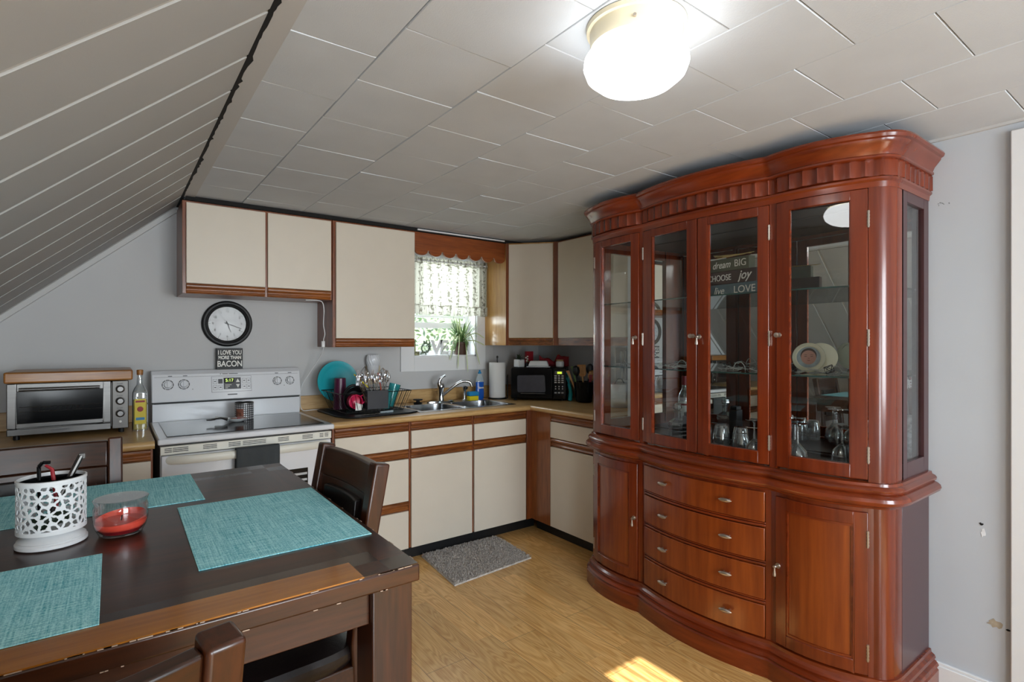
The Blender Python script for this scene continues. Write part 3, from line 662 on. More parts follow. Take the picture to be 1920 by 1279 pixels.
# oven front
B().box(X0, 3.035, .845, X1, 3.06, .886).build('vent_trim', 'ivory', st, bevel=.003)
for x_, w_ in ((.215, .03), (.265, .065), (.39, .06), (.50, .055), (.565, .055), (.62, .055), (.735, .055), (.86, .055), (.935, .02), (.962, .02)):
    b = B()
    for zz in (.858, .866, .874): b.box(x_ - w_ / 2, 3.0335, zz, x_ + w_ / 2, 3.036, zz + .003)
    b.build('vent_slot', 'black', st)
od = B().box(X0 + .004, 3.03, .20, X1 - .004, 3.058, .842).build('oven_door', 'whitegloss', st, bevel=.004)
b = B()
hp = [(X0 + .02 + (X1 - X0 - .04) * i / 20, 2.985 + .045 * (abs(i / 20 - .5) * 2) ** 6, .822) for i in range(21)]
b.grid(lambda u, v: (hp[int(round(u * 20))][0], hp[int(round(u * 20))][1] + .012 - .012 * math.cos(2 * PI * v), .820 + .021 * math.sin(2 * PI * v)), 20, 12)
b.build('handle', 'ivory', od, smooth=True)
B().box(.34, 3.028, .38, .86, 3.031, .70).build('window', 'blackgl', od, bevel=.001)
b = B()
for i in range(9): b.box(.345, 3.0265, .40 + i * .033, .855, 3.0285, .412 + i * .033)
b.build('window_print', 'greytrim', od)
B().box(X0 + .004, 3.035, .04, X1 - .004, 3.058, .19).build('storage_drawer', 'whitegloss', st, bevel=.004)
# towel on the handle
def towel2(u, v):
    x_ = .497 + .203 * u; w_ = (.004 * math.sin(u * 9) + .002 * math.sin(u * 23))
    L0 = .26
    if v < .5: z_ = .846 - L0 * (1 - v / .5); return (x_, 2.970 - w_, z_)
    if v < .6: a_ = PI * (v - .5) / .1; return (x_, 2.989 - .019 * math.cos(a_), .846 + .006 * math.sin(a_))
    return (x_, 3.012, .846 - .10 * (v - .6) / .4)
tag(B().grid(towel2, 24, 40).build('dish_towel', 'cloth_dark', smooth=True, solid=.005), 'dark grey textured dish towel hanging on the oven handle', 'towel')
# things on the stove
can = thing('canister', 'small black and white gingham tin on the cooktop', 'canister', (.628, 3.50, .929))
b = B(); n_ = 40; R_ = .050
me_b = b.lathe((.628, 3.50, .929), [(R_, 0), (R_, .098)], n_)
o = b.build('tin_body', 'gingham', can, smooth=True)
uvl = o.data.uv_layers.new(name='UVMap')
for pl in o.data.polygons:
    angs = [math.atan2(o.data.vertices[o.data.loops[li].vertex_index].co.y, o.data.vertices[o.data.loops[li].vertex_index].co.x) / (2 * PI) % 1 for li in pl.loop_indices]
    if max(angs) - min(angs) > .5: angs = [a_ + 1 if a_ < .5 else a_ for a_ in angs]
    for li, a_ in zip(pl.loop_indices, angs): uvl.data[li].uv = (a_, o.data.vertices[o.data.loops[li].vertex_index].co.z / .098)
B().lathe((.628, 3.50, .929), [(R_ * 1.02, .094), (R_ * 1.02, .1), (R_ * .95, .102), (R_ * .95, .098)], n_).build('rim', 'steel', can, smooth=True)
M['foodp'] = mat('food_print', '#7a4a3a', .5, var=.6, vs=60)
B().grid(lambda u, v: (.628 + .0508 * math.cos(PI * 1.12 + u * .95), 3.50 + .0508 * math.sin(PI * 1.12 + u * .95), .945 + .05 * v), 8, 1).build('food_label', 'foodp', can, smooth=True, label='brown picture label')
sr = thing('spoon_rest', 'white oval dish with wrapped candies in front of the gingham tin', 'dish', (.56, 3.40, .929))
B().lathe((.575, 3.41, .9295), [(.022, 0), (.04, .006), (.056, .02), (.054, .021), (.038, .009), (.001, .005)], 28, 1, .75).build('dish_bowl', 'ceram', sr, smooth=True)
B().tube([(.535, 3.41, .945), (.505, 3.425, .955), (.465, 3.435, .957)], [.012, .008, .010]).build('dish_handle', 'ceram', sr, smooth=True)
tag(B().tube([(.52, 3.37, .952), (.485, 3.375, .962), (.44, 3.385, .955)], [.009, .004, .004]).lathe((.44, 3.385, .952), [(.001, -.003), (.018, 0), (.02, .005), (.001, .006)], 14, 1.2, .7).build('spoon', 'steeld', smooth=True), 'metal spoon lying across the white dish on the cooktop', 'spoon')
for i, (dx, dy, m_) in enumerate(((-.02, .0, 'foodp'), (.012, .006, 'redp'), (.03, -.006, 'foodp'))):
    tag(B().box(.575 + dx - .014, 3.41 + dy - .008, .941, .575 + dx + .014, 3.41 + dy + .008, .952).build('wrapped_candy', m_, bevel=.003), ['brown wrapped candy at the handle end of the white dish', 'red wrapped candy in the middle of the white dish', 'brown wrapped candy at the tin end of the white dish'][i], 'candy', 'candies in the white dish')

# ------------------------------------------------------------------ toaster oven, board, bottle
to = thing('toaster_oven', 'stainless steel toaster oven on the left counter', 'toaster oven', (-.16, 3.42, ZT))
TX0, TX1, TY, TZ0, TZ1 = -.392, .068, 3.40, .945, 1.188
B().box(TX0 + .006, TY + .008, TZ0 + .004, TX1 - .006, YW - .06, TZ1 - .002).build('oven_shell', 'steeld', to, bevel=.008)
DX = -.004
b = B().box(TX0, TY - .012, TZ0 + .035, TX0 + .034, TY + .006, TZ1).box(DX - .030, TY - .012, TZ0 + .035, DX, TY + .006, TZ1).box(TX0 + .034, TY - .012, TZ1 - .038, DX - .030, TY + .006, TZ1).box(TX0 + .034, TY - .012, TZ0 + .035, DX - .030, TY + .006, TZ0 + .058)
od = b.build('oven_door', 'steel', to, bevel=.003)
B().box(TX0 + .034, TY - .006, TZ0 + .058, DX - .030, TY - .003, TZ1 - .038).build('door_glass', 'blackgl', od)
b = B()
for zz, yy in ((1.055, 0), (1.077, .0)): b.tube([(TX0 + .045, TY - .0075, zz), (DX - .035, TY - .0075, zz)], .0012, 6)
for i in range(9): b.tube([(TX0 + .11 + i * .02, TY - .0075, 1.055), (TX0 + .122 + i * .02, TY - .0075, 1.077)], .0006, 5)
b.build('rack_wires', 'steeld', od)
b = B().tube([(TX0 + .045, TY - .038, TZ1 - .026), (DX - .045, TY - .038, TZ1 - .026)], .007, 12)
for x_ in (TX0 + .06, DX - .06): b.tube([(x_, TY - .038, TZ1 - .026), (x_, TY - .01, TZ1 - .026)], .006, 8)
b.build('door_handle', 'steel', od, smooth=True)
B().box(TX0, TY - .010, TZ0, DX, TY + .006, TZ0 + .032).build('crumb_tray', 'steel', to, bevel=.003)
B().box(DX + .004, TY - .010, TZ0, TX1, TY + .006, TZ1).build('control_strip', 'steeld', to, bevel=.003)
text('maker_name', 'CUISINART', .014, to, Vector((-.20, TY - .0105, TZ0 + .016)), RX, 'dgrey', ext=.0004, bold=.0003)
for z_ in (1.146, 1.085, 1.022):
    k_ = B().lathe((.034, TY - .010, z_), [(.020, 0), (.020, .004), (.015, .006), (.014, .02), (.012, .022)], 24, ax=1).build('knob', 'steel', to, smooth=True)
    B().box(.020, TY - .0115, z_ + .026, .044, TY - .0100, z_ + .028).build('dial_print', 'black', to)
B().lathe((.034, TY - .010, .980), [(.006, 0), (.006, .003), (.004, .004)], 14, ax=1).build('indicator_light', 'textw', to)
for x_ in (TX0 + .03, TX1 - .03):
    for y_ in (TY + .03, YW - .09): B().lathe((x_, y_, ZT), [(.012, 0), (.012, .025)], 12).build('foot', 'black', to)
tag(B().box(-.402, TY - .02, 1.190, .086, YW - .075, 1.243).build('cutting_board', 'boardw', bevel=.008, seg=3), 'thick wooden cutting board lying on top of the toaster oven', 'cutting board')
bo = thing('oil_bottle', 'square glass bottle of yellow oil between toaster oven and stove', 'bottle', (.118, 3.44, ZT))
BX, BY = .118, 3.44
def sq(r, h): return r, h
B().box(BX - .030, BY - .030, ZT + .004, BX + .030, BY + .030, 1.085).build('oil', 'oil', bo, bevel=.008)
def rsq(u, r, p_=.5):
    a = 2 * PI * u; c_, s_ = math.cos(a), math.sin(a); k_ = 1 / (abs(c_) ** 5 + abs(s_) ** 5) ** .2; return r * k_ * c_, r * k_ * s_
pr_ = [(.034, ZT), (.034, 1.10), (.033, 1.12), (.026, 1.14), (.014, 1.16), (.012, 1.20), (.013, 1.215)]
def bot(u, v):
    i = min(int(v * 6), 5); f_ = v * 6 - i; r_ = pr_[i][0] * (1 - f_) + pr_[i + 1][0] * f_; z_ = pr_[i][1] * (1 - f_) + pr_[i + 1][1] * f_
    q = rsq(u, r_) if z_ < 1.13 else (r_ * math.cos(2 * PI * u), r_ * math.sin(2 * PI * u)); return (BX + q[0], BY + q[1], z_)
B().grid(bot, 32, 24, closeu=True).build('bottle_glass', 'gl', bo, smooth=True)
B().lathe((BX, BY, 1.212), [(.014, 0), (.015, .024), (.013, .027)], 20).build('cap', 'boardw', bo, smooth=True)
B().box(BX - .024, BY - .0355, .958, BX + .024, BY - .0345, 1.088).build('label_paper', 'label', bo)
B().box(BX - .019, BY - .0362, .978, BX + .019, BY - .0354, .992).build('label_band', 'lblue', bo)
B().box(BX - .020, BY - .0362, 1.070, BX + .020, BY - .0354, 1.080).lathe((BX, BY - .0354, 1.035), [(.014, 0), (.012, .0008), (.001, .001)], 12, ax=1).build('label_print', 'redp', bo)

# ------------------------------------------------------------------ clock, sign, cord, outlet
ck = thing('wall_clock', 'round black-framed wall clock with white face on the back wall', 'clock', (.583, YW, 1.500))
CC = (.583, YW, 1.500)
B().lathe(CC, [(.143, 0), (.143, .018), (.134, .030), (.124, .030), (.120, .024), (.113, .026), (.108, .020), (.106, .012), (.106, .004)], 64, ax=1).build('clock_frame', 'black', ck, smooth=True)
B().lathe(CC, [(.107, .003), (.107, .008), (.0001, .008)], 48, ax=1).build('dial', 'clockface', ck)
b = B()
for i in range(60):
    a_ = 2 * PI * i / 60; r0, r1, h_ = (.095, .103, .0006) if i % 5 else (.093, .103, .0014)
    d = Vector((math.sin(a_), 0, math.cos(a_))); s_ = Vector((math.cos(a_), 0, -math.sin(a_))) * h_; c_ = Vector(CC) + Vector((0, -.0085, 0))
    b.add([c_ + d * r0 - s_, c_ + d * r0 + s_, c_ + d * r1 + s_, c_ + d * r1 - s_], [(0, 1, 2, 3)])
b.build('minute_marks', 'black', ck)
for i in range(1, 13):
    a_ = 2 * PI * i / 12; text('numeral', str(i), .021, ck, Vector((CC[0] + .080 * math.sin(a_), YW - .0085, CC[2] + .080 * math.cos(a_))), RX, 'black', ext=.0002)
def hand(ang, L, w_, y_, name):
    d = Vector((math.sin(ang), 0, math.cos(ang))); s_ = Vector((math.cos(ang), 0, -math.sin(ang))); c_ = Vector((CC[0], y_, CC[2])); o_ = Vector((0, -.001, 0))
    p = [c_ - d * .018 - s_ * w_, c_ - d * .018 + s_ * w_, c_ + d * L + s_ * w_ * .5, c_ + d * L - s_ * w_ * .5]
    B().hexa(p + [q + o_ for q in p]).build(name, 'black', ck)
hand(2 * PI * (5 + 18.5 / 60) / 12, .055, .0035, YW - .010, 'hour_hand'); hand(2 * PI * 18.5 / 60, .086, .0028, YW - .012, 'minute_hand'); hand(2 * PI * 54 / 60, .085, .0006, YW - .014, 'second_hand')
B().lathe((CC[0], YW - .009, CC[2]), [(.005, 0), (.005, .006)], 12, ax=1).build('hub', 'black', ck)
B().lathe((CC[0], YW - .017, CC[2]), [(.107, 0), (.1, .0015), (.0001, .003)], 48, ax=1).build('clock_glass', 'clockglass', ck, smooth=True)
sg = thing('box_sign', 'small black box sign with white words about bacon standing on the stove back', 'sign', (.588, YW - .035, 1.2175))
B().box(.517, YW - .055, 1.2175, .663, YW - .012, 1.346).build('sign_box', 'black', sg, bevel=.001)
b = B(); y_ = YW - .0557
for q in ((.522, 1.2235, .658, 1.2245), (.522, 1.3395, .658, 1.3405), (.522, 1.2235, .523, 1.3405), (.657, 1.2235, .658, 1.3405)): b.box(q[0], y_, q[1], q[2], y_ + .001, q[3])
b.build('sign_border', 'dgrey', sg)
for s_, z_, sz, sx_ in (('I LOVE YOU', 1.319, .0375, .66), ('MORE THAN', 1.288, .0285, .78), ('BACON', 1.2485, .050, .80)):
    text('lettering', s_, sz, sg, Vector((.590, YW - .056, z_)), RX, 'textw', sx=sx_, bold=.0010, ext=.0004)
# under-cabinet cord with switch
cp = [(.98, 3.50, 1.650), (1.05, 3.50, 1.651), (1.085, 3.505, 1.640), (1.097, 3.51, 1.59), (1.10, 3.53, 1.50), (1.115, 3.55, 1.44), (1.110, 3.56, 1.40), (1.112, 3.57, 1.34), (1.105, 3.65, 1.27), (1.06, 3.72, 1.17), (1.025, 3.74, 1.10), (1.012, 3.74, 1.02), (1.016, 3.72, .935), (1.08, 3.70, .93), (1.20, 3.715, .93)]
def smooth_path(p, n=8):
    p = [Vector(q) for q in p]; out = []
    for i in range(len(p) - 1):
        a, b_, c_, d = p[max(i - 1, 0)], p[i], p[i + 1], p[min(i + 2, len(p) - 1)]
        for k in range(n):
            t_ = k / n; out.append(.5 * ((2 * b_) + (c_ - a) * t_ + (2 * a - 5 * b_ + 4 * c_ - d) * t_ ** 2 + (-a + 3 * b_ - 3 * c_ + d) * t_ ** 3))
    return out + [p[-1]]
cr = thing('power_cord', 'white power cord with inline switch hanging beside the tall wall cabinet', 'cord', (1.1, 3.55, 1.6))
B().tube(smooth_path(cp), .0028, 8).build('cable', 'white', cr, smooth=True)
B().box(1.098, 3.555, 1.352, 1.118, 3.575, 1.392).build('switch', 'white', cr, bevel=.003)
ol = thing('outlet_plate', 'beige outlet plate on the wall behind the dish rack', 'outlet', (1.54, YW, 1.14))
B().box(1.487, YW - .006, 1.075, 1.600, YW, 1.212).build('plate', 'beige', ol, bevel=.002)
B().box(1.56, YW - .009, 1.12, 1.585, YW - .005, 1.16).build('socket', 'ivory', ol, bevel=.001)
nl = thing('night_light', 'white swirled plug-in air freshener above the beige outlet plate', 'night light', (1.525, YW - .04, 1.15))
def swirl(u, v):
    a = 2 * PI * u; r_ = .036 + .014 * math.sin(PI * (v * .8 + .12)) + .0016 * math.sin(14 * a + v * 9); return (1.525 + r_ * math.cos(a), YW - .05 + r_ * .8 * math.sin(a), 1.215 + .078 * v)
B().grid(swirl, 112, 14, closeu=True).build('shade', 'whitegloss', nl, smooth=True)
B().lathe((1.525, YW - .05, 1.150), [(.028, 0), (.036, .012), (.042, .05), (.044, .066)], 28, 1, .8).build('warmer_body', 'whitegloss', nl, smooth=True)
B().box(1.51, YW - .03, 1.16, 1.54, YW - .006, 1.20).build('plug', 'whitegloss', nl)

# ------------------------------------------------------------------ dish mat, rack and dishes
mt = B().prism([(1.10, 3.30), (1.13, 3.20), (1.18, 3.165), (1.55, 3.185), (1.615, 3.215), (1.62, 3.26), (1.58, 3.66), (1.53, 3.70), (1.13, 3.70), (1.10, 3.66)], 2, ZT + .0005, ZT + .012)
tag(mt.build('drying_mat', 'black', bevel=.004, seg=3), 'black dish drying mat on the counter beside the sink', 'mat')
ZM = ZT + .0125
rk = thing('dish_rack', 'black wire dish rack on the black drying mat', 'dish rack', (1.35, 3.45, ZM))
b = B(); RX0, RX1, RY0, RY1 = 1.17, 1.55, 3.30, 3.62
top = [(RX0 - .05, RY0 - .02), (RX1 + .05, RY0 - .02), (RX1 + .05, RY1 + .02), (RX0 - .05, RY1 + .02)]; bt = [(RX0, RY0), (RX1, RY0), (RX1, RY1), (RX0, RY1)]
for z_, q in ((ZM + .13, top), (ZM + .006, bt)): b.tube([(x_, y_, z_) for x_, y_ in q], .003, 6, close=True)
for i in range(4):
    (xa, ya), (xb, yb_) = top[i], top[(i + 1) % 4]; (xc, yc), (xd, yd) = bt[i], bt[(i + 1) % 4]; n_ = 15 if i % 2 == 0 else 11
    for k in range(n_ + 1): t_ = k / n_; b.tube([(xa + (xb - xa) * t_, ya + (yb_ - ya) * t_, ZM + .13), (xc + (xd - xc) * t_, yc + (yd - yc) * t_, ZM + .006)], .0016, 5)
for k in range(1, 12): t_ = k / 12; b.tube([(RX0 + (RX1 - RX0) * t_, RY0, ZM + .006), (RX0 + (RX1 - RX0) * t_, RY1, ZM + .006)], .0015, 5)
b.build('wire_basket', 'wire', rk)
# big teal plate leaning
pl = thing('plate', 'large round teal plate standing in the dish rack against the wall', 'plate', (1.235, 3.655, ZM + .01))
ct_ = Vector((1.235, 3.655, 1.118)); X_ = Vector((1, .0, 0)).normalized(); Z_ = Vector((0, .12, 1)).normalized(); N_ = Z_.cross(X_)
if N_.y > 0: N_ = -N_
b = B(); n_ = 56; vs = []
for r_, o_ in ((.0001, 0), (.095, 0), (.105, .006), (.138, .012), (.139, .010), (.105, .002), (.095, -.005), (.0001, -.005)):
    for k in range(n_): a_ = 2 * PI * k / n_; vs.append(ct_ + X_ * r_ * math.cos(a_) + Z_ * r_ * math.sin(a_) + N_ * o_)
b.add(vs, [(i * n_ + k, i * n_ + (k + 1) % n_, (i + 1) * n_ + (k + 1) % n_, (i + 1) * n_ + k) for i in range(7) for k in range(n_)]); b.build('plate_disc', 'teal', pl, smooth=True)
tag(B().lathe((1.205, 3.52, ZM + .012), [(.045, 0), (.036, .20), (.034, .202), (.001, .202)], 32).build('tumbler', 'purple', smooth=True), 'tall purple tumbler upside down in the dish rack before the teal plate', 'cup')
# black pan on its side
pn = thing('frying_pan', 'black pan lying tilted in the middle of the dish rack', 'pan', (1.26, 3.44, ZM + .01))
B().lathe((1.255, 3.40, ZM + .085), [(.05, .0), (.078, .035), (.080, .035), (.052, -.004), (.001, -.004)], 36, 1, 1, ax=1).build('pan_bowl', 'black', pn, smooth=True)
B().tube(smooth_path([(1.19, 3.40, ZM + .11), (1.21, 3.38, ZM + .16), (1.25, 3.37, ZM + .172), (1.30, 3.37, ZM + .14), (1.33, 3.36, ZM + .10)]), .009, 10).build('pan_handle', 'black', pn, smooth=True)
mg = thing('mug', 'raspberry pink mug lying on its side at the front of the dish rack', 'mug', (1.235, 3.30, ZM + .01))
b = B().lathe((1.232, 3.35, ZM + .075), [(.0001, -.02), (.036, -.02), (.045, .0), (.045, .045), (.040, .047), (.038, .01), (.0001, .0)], 30, ax=1)
b.build('mug_body', 'pink', mg, smooth=True)
B().tube(smooth_path([(1.262, 3.33, ZM + .10), (1.29, 3.325, ZM + .11), (1.295, 3.32, ZM + .075), (1.268, 3.32, ZM + .055)]), .005, 8).build('mug_handle', 'pink', mg, smooth=True)
B().grid(lambda u, v: (1.235 + .045 * (u - .2), 3.300 - .004 * math.sin(u * 5 + v * 3), ZM + .02 + .05 * v * (1 - .3 * u)), 8, 8).build('mug_print', 'textw', mg, smooth=True)
# caddy + cutlery
cy = thing('cutlery_caddy', 'dark grey cutlery caddy hooked on the front of the dish rack', 'caddy', (1.375, 3.27, ZM))
CX0, CX1, CY0, CY1, CZ0, CZ1 = 1.292, 1.432, 3.265, 3.335, ZM + .025, ZM + .142
b = B().box(CX0, CY0, CZ0, CX1, CY0 + .004, CZ1).box(CX0, CY1 - .004, CZ0, CX1, CY1, CZ1).box(CX0, CY0, CZ0, CX0 + .004, CY1, CZ1).box(CX1 - .004, CY0, CZ0, CX1, CY1, CZ1).box(CX0, CY0, CZ0, CX1, CY1, CZ0 + .004)
b.build('caddy_box', 'charcoal', cy, bevel=.001)
b = B().tube([(CX0 + .02, CY1, CZ1 - .005), (CX0 + .02, CY1 + .015, CZ1 + .005)], .003)
b.build('hook', 'charcoal', cy)
random.seed(21); kinds = ['fork', 'spoon', 'fork', 'spoon', 'fork', 'spoon', 'spoon', 'fork', 'spoon', 'fork', 'whisk', 'spoon', 'fork', 'spoon', 'fork', 'spoon', 'fork', 'spoon', 'spoon', 'fork', 'whisk', 'spoon', 'fork', 'spoon', 'fork', 'spoon', 'whisk', 'fork', 'spoon']
for i, kd in enumerate(kinds):
    t_ = i / (len(kinds) - 1); x0_ = CX0 + .012 + (CX1 - CX0 - .024) * t_; y0_ = random.uniform(CY0 + .015, CY1 - .015)
    lean = (t_ - .5) * .10 + random.uniform(-.02, .02) - .02; ln = random.uniform(.07, .12)
    p0 = Vector((x0_, y0_, CZ0 + .006)); p1 = Vector((x0_ + lean, y0_ + random.uniform(-.01, .02), CZ1 + ln)); d = (p1 - p0).normalized()
    b = B().tube([p0, p1 - d * .03], [.0035, .002], 6)
    if kd == 'spoon': b.lathe((p1.x, p1.y, p1.z - .02), [(.001, -.022), (.010, -.012), (.013, .002), (.009, .016), (.001, .021)], 12, 1, .35)
    elif kd == 'fork':
        b.box(p1.x - .009, p1.y - .001, p1.z - .035, p1.x + .009, p1.y + .001, p1.z - .018)
        for k in range(4): b.tube([(p1.x - .008 + k * .0053, p1.y, p1.z - .02), (p1.x - .008 + k * .0053, p1.y - .003, p1.z + .012)], .0012, 5)
    else:
        for k in range(7):
            a_ = PI * k / 7; ca, sa = math.cos(a_), math.sin(a_)
            b.tube([(p1.x + ca * .028 * math.sin(PI * j / 10) * (1), p1.y + sa * .028 * math.sin(PI * j / 10), p1.z - .05 + .085 * j / 10) for j in range(11)], .0012, 5)
    tag(b.build('whisk' if kd == 'whisk' else kd, 'chrome', smooth=True), {'spoon': 'steel spoon standing among the cutlery in the grey caddy', 'fork': 'steel fork standing among the cutlery in the grey caddy', 'whisk': 'steel wire whisk standing in the grey cutlery caddy'}[kd], kd, 'cutlery in the grey caddy')
tag(B().tube([(1.31, 3.30, CZ1 + .02), (1.225, 3.32, CZ1 + .105)], .0035, 8).build('drinking_straw', 'yellow'), 'yellow straw sticking out of the cutlery caddy', 'straw')
tag(B().tube([(1.41, 3.30, CZ0 + .03), (1.385, 3.32, CZ1 + .11)], [.004, .006], 8).build('spatula', 'orange'), 'orange handled utensil standing in the cutlery caddy', 'spatula')
M['tealgl'] = glass('teal_glass', (.45, .85, .86), 2.0, body=hx('#3aa5a8'), bw=.35)
tg = B(); T_ = Matrix.Translation((1.515, 3.44, ZM + .015)) @ Matrix.Rotation(.28, 4, 'Y')
tg.lathe((0, 0, 0), [(.028, 0), (.040, .155), (.038, .155), (.026, .006), (.0001, .006)], 28); tg.v = [tuple(T_ @ Vector(v)) for v in tg.v]
tag(tg.build('drinking_glass', 'tealgl', smooth=True), 'teal patterned tumbler leaning at the right end of the dish rack', 'glass')
tg = B(); T_ = Matrix.Translation((1.46, 3.37, ZM + .010)) @ Matrix.Rotation(.06, 4, 'Y')
tg.lathe((0, 0, 0), [(.026, 0), (.033, .125), (.031, .125), (.024, .006), (.0001, .006)], 28); tg.v = [tuple(T_ @ Vector(v)) for v in tg.v]
tag(tg.build('drinking_glass', 'tealgl', smooth=True), 'shorter teal glass in the dish rack just behind the grey caddy', 'glass')
kf = thing('knife', 'kitchen knife lying flat on the front of the black drying mat', 'knife', (1.3, 3.22, ZM))
B().prism([(1.19, 3.205), (1.36, 3.215), (1.36, 3.235), (1.22, 3.225)], 2, ZM, ZM + .0015).build('blade', 'chrome', kf)
B().tube([(1.36, 3.225, ZM + .007), (1.45, 3.238, ZM + .007)], [.006, .008], 10).build('handle', 'clearpl', kf, smooth=True)

# ------------------------------------------------------------------ sink + faucet
sk = thing('sink', 'double-bowl stainless steel sink set in the counter under the window', 'sink', (2.0, 3.45, ZT))
rim = B(); Z0 = ZT - .001; z1 = ZT + .004
ox0, ox1, oy0, oy1 = sx0 - .012, sx1 + .012, sy0 - .03, sy1 + .045
bowls = [(1.66, 1.985, 3.24, 3.575), (2.035, 2.37, 3.24, 3.575)]
rim.box(ox0, oy0, Z0, ox1, 3.24, z1).box(ox0, 3.575, Z0, ox1, oy1, z1).box(ox0, 3.24, Z0, 1.66, 3.575, z1).box(1.985, 3.24, Z0, 2.035, 3.575, z1).box(2.37, 3.24, Z0, ox1, 3.575, z1)
rim.build('sink_rim', 'sinkst', sk, bevel=.002)
for (a0, a1, c0, c1_) in bowls:
    def fn(u, v, a0=a0, a1=a1, c0=c0, c1_=c1_):
        cx_, cy_ = (a0 + a1) / 2, (c0 + c1_) / 2; q = rsq(u, 1); s_ = 1 if v < .65 else 1 - ((v - .65) / .35); z_ = ZT + .003 - .17 * min(1, v / .55) ** .8
        s_ = (1 - .08 * min(1, v / .6)) if v < .7 else (.92 * (1 - (v - .7) / .3))
        return (cx_ + q[0] * (a1 - a0) / 2 * s_, cy_ + q[1] * (c1_ - c0) / 2 * s_, z_)
    B().grid(fn, 56, 20, closeu=True).build('sink_bowl', 'sinkst', sk, smooth=True)
    B().lathe(((a0 + a1) / 2, (c0 + c1_) / 2, ZT - .166), [(.04, 0), (.036, .003), (.0001, -.002)], 20).build('drain', 'chrome', sk)
fc = thing('faucet', 'chrome single-lever kitchen faucet behind the sink', 'faucet', (2.03, 3.63, z1))
FX, FY = 2.025, 3.64
B().lathe((FX, FY, z1), [(.12, 0), (.118, .008), (.1, .012), (.0001, .012)], 36, 1, .25).build('deck_plate', 'chrome', fc, smooth=True)
B().lathe((FX, FY, z1 + .008), [(.026, 0), (.022, .02), (.020, .09), (.026, .10), (.027, .12), (.02, .135), (.0001, .138)], 28).build('faucet_body', 'chrome', fc, smooth=True)
B().tube(smooth_path([(FX - .012, FY, z1 + .12), (FX - .015, FY, z1 + .155), (FX + .0, FY - .005, z1 + .185), (FX + .035, FY - .012, z1 + .205)]), [.018] * 8 + [.014] * 8 + [.009] * 8 + [.004], 12).build('lever', 'chrome', fc, smooth=True)
B().tube(smooth_path([(FX + .005, FY - .01, z1 + .05), (FX + .05, FY - .04, z1 + .095), (FX + .10, FY - .07, z1 + .14), (FX + .145, FY - .09, z1 + .158), (FX + .19, FY - .11, z1 + .150), (FX + .205, FY - .115, z1 + .118)]), .0115, 14).build('spout', 'chrome', fc, smooth=True)
sp = thing('side_sprayer', 'small chrome sprayer right of the faucet', 'sprayer', (2.22, 3.63, z1))
B().lathe((2.235, 3.64, z1), [(.022, 0), (.02, .006), (.012, .012), (.010, .06), (.013, .085), (.015, .10), (.010, .115), (.0001, .117)], 20).build('sprayer_body', 'chrome', sp, smooth=True)
B().lathe((2.235, 3.625, z1 + .10), [(.013, -.012), (.013, .016), (.009, .018)], 16, ax=1).build('sprayer_head', 'black', sp, smooth=True)
ssp = thing('sponge', 'blue and yellow sponge standing between faucet and soap bottle', 'sponge', (2.28, 3.60, z1))
B().box(2.242, 3.57, z1 + .001, 2.325, 3.62, z1 + .036).build('scrub_layer', 'yellow', ssp, bevel=.006)
B().box(2.242, 3.57, z1 + .037, 2.33, 3.625, z1 + .070).build('sponge_layer', 'bluesp', ssp, bevel=.008)
so = thing('soap_bottle', 'blue dish soap bottle with clear top behind the sink', 'bottle', (2.40, 3.665, z1))
SX, SY = 2.405, 3.68
B().lathe((SX, SY, ZT + .002), [(.034, 0), (.038, .01), (.040, .05), (.036, .09), (.037, .13), (.037, .14), (.0001, .14)], 28, 1, .55).build('soap', 'blueliq', so, smooth=True)
B().lathe((SX, SY, ZT + .14), [(.0375, 0), (.034, .03), (.018, .06), (.013, .07)], 28, 1, .6).build('bottle_shoulder', 'clearpl', so, smooth=True)
B().lathe((SX, SY, ZT + .208), [(.014, 0), (.014, .012), (.008, .014), (.007, .028), (.0001, .03)], 18).build('cap', 'bluesp', so, smooth=True)
b = B()
text('brand_lettering', 'dawn', .024, so, Vector((SX, SY - .0225, ZT + .095)), RX @ Matrix.Rotation(0, 3, 'Z'), 'textw', ext=.001, bold=.0006)
tag(B().lathe((1.83, 3.64, z1 + .0005), [(.03, 0), (.034, .008), (.016, .012), (.012, .022), (.034, .026), (.036, .034), (.0001, .036)], 28).build('sink_stopper', 'black', smooth=True), 'black rubber sink stopper on the rim left of the faucet', 'stopper')

# ------------------------------------------------------------------ paper towel, microwave and corner things
pt = thing('paper_towel_holder', 'black wire paper towel holder with a white roll in the counter corner', 'paper towels', (2.56, 3.62, ZT))
PX, PY = 2.545, 3.63
B().lathe((PX, PY, ZT), [(.078, 0), (.078, .006), (.0001, .006)], 32).build('base', 'wire', pt, smooth=True)
B().tube([(PX, PY, ZT), (PX, PY, ZT + .335)], .005).lathe((PX, PY, ZT + .33), [(.0001, 0), (.009, .006), (.008, .018), (.0001, .024)], 14).build('spindle', 'wire', pt, smooth=True)
B().tube([(PX + .078, PY - .035, ZT), (PX + .078, PY - .035, ZT + .185), (PX + .082, PY - .035, ZT + .195)], .0045).build('tension_arm', 'wire', pt, smooth=True)
B().lathe((PX, PY, ZT + .012), [(.066, 0), (.067, .01), (.067, .28), (.064, .285), (.02, .285), (.02, 0)], 40).build('paper_roll', 'paper', pt, smooth=True)
mw = thing('microwave', 'black countertop microwave set across the corner of the counter', 'microwave', (2.715, 3.305, ZT), -PI / 4)
def lb(): return B()
W2, DP = .218, .33; mz0, mz1 = .014, .262
def build_l(b, name, m_, parent, **k): return b.build(name, m_, parent, world=False, **k)
build_l(lb().box(-W2, .012, mz0, W2, DP, mz1), 'case', 'black', mw, bevel=.006)
build_l(lb().box(-W2, -.012, mz0, .115, .011, mz1 - .004), 'door', 'blackgl', mw, bevel=.008, seg=3)
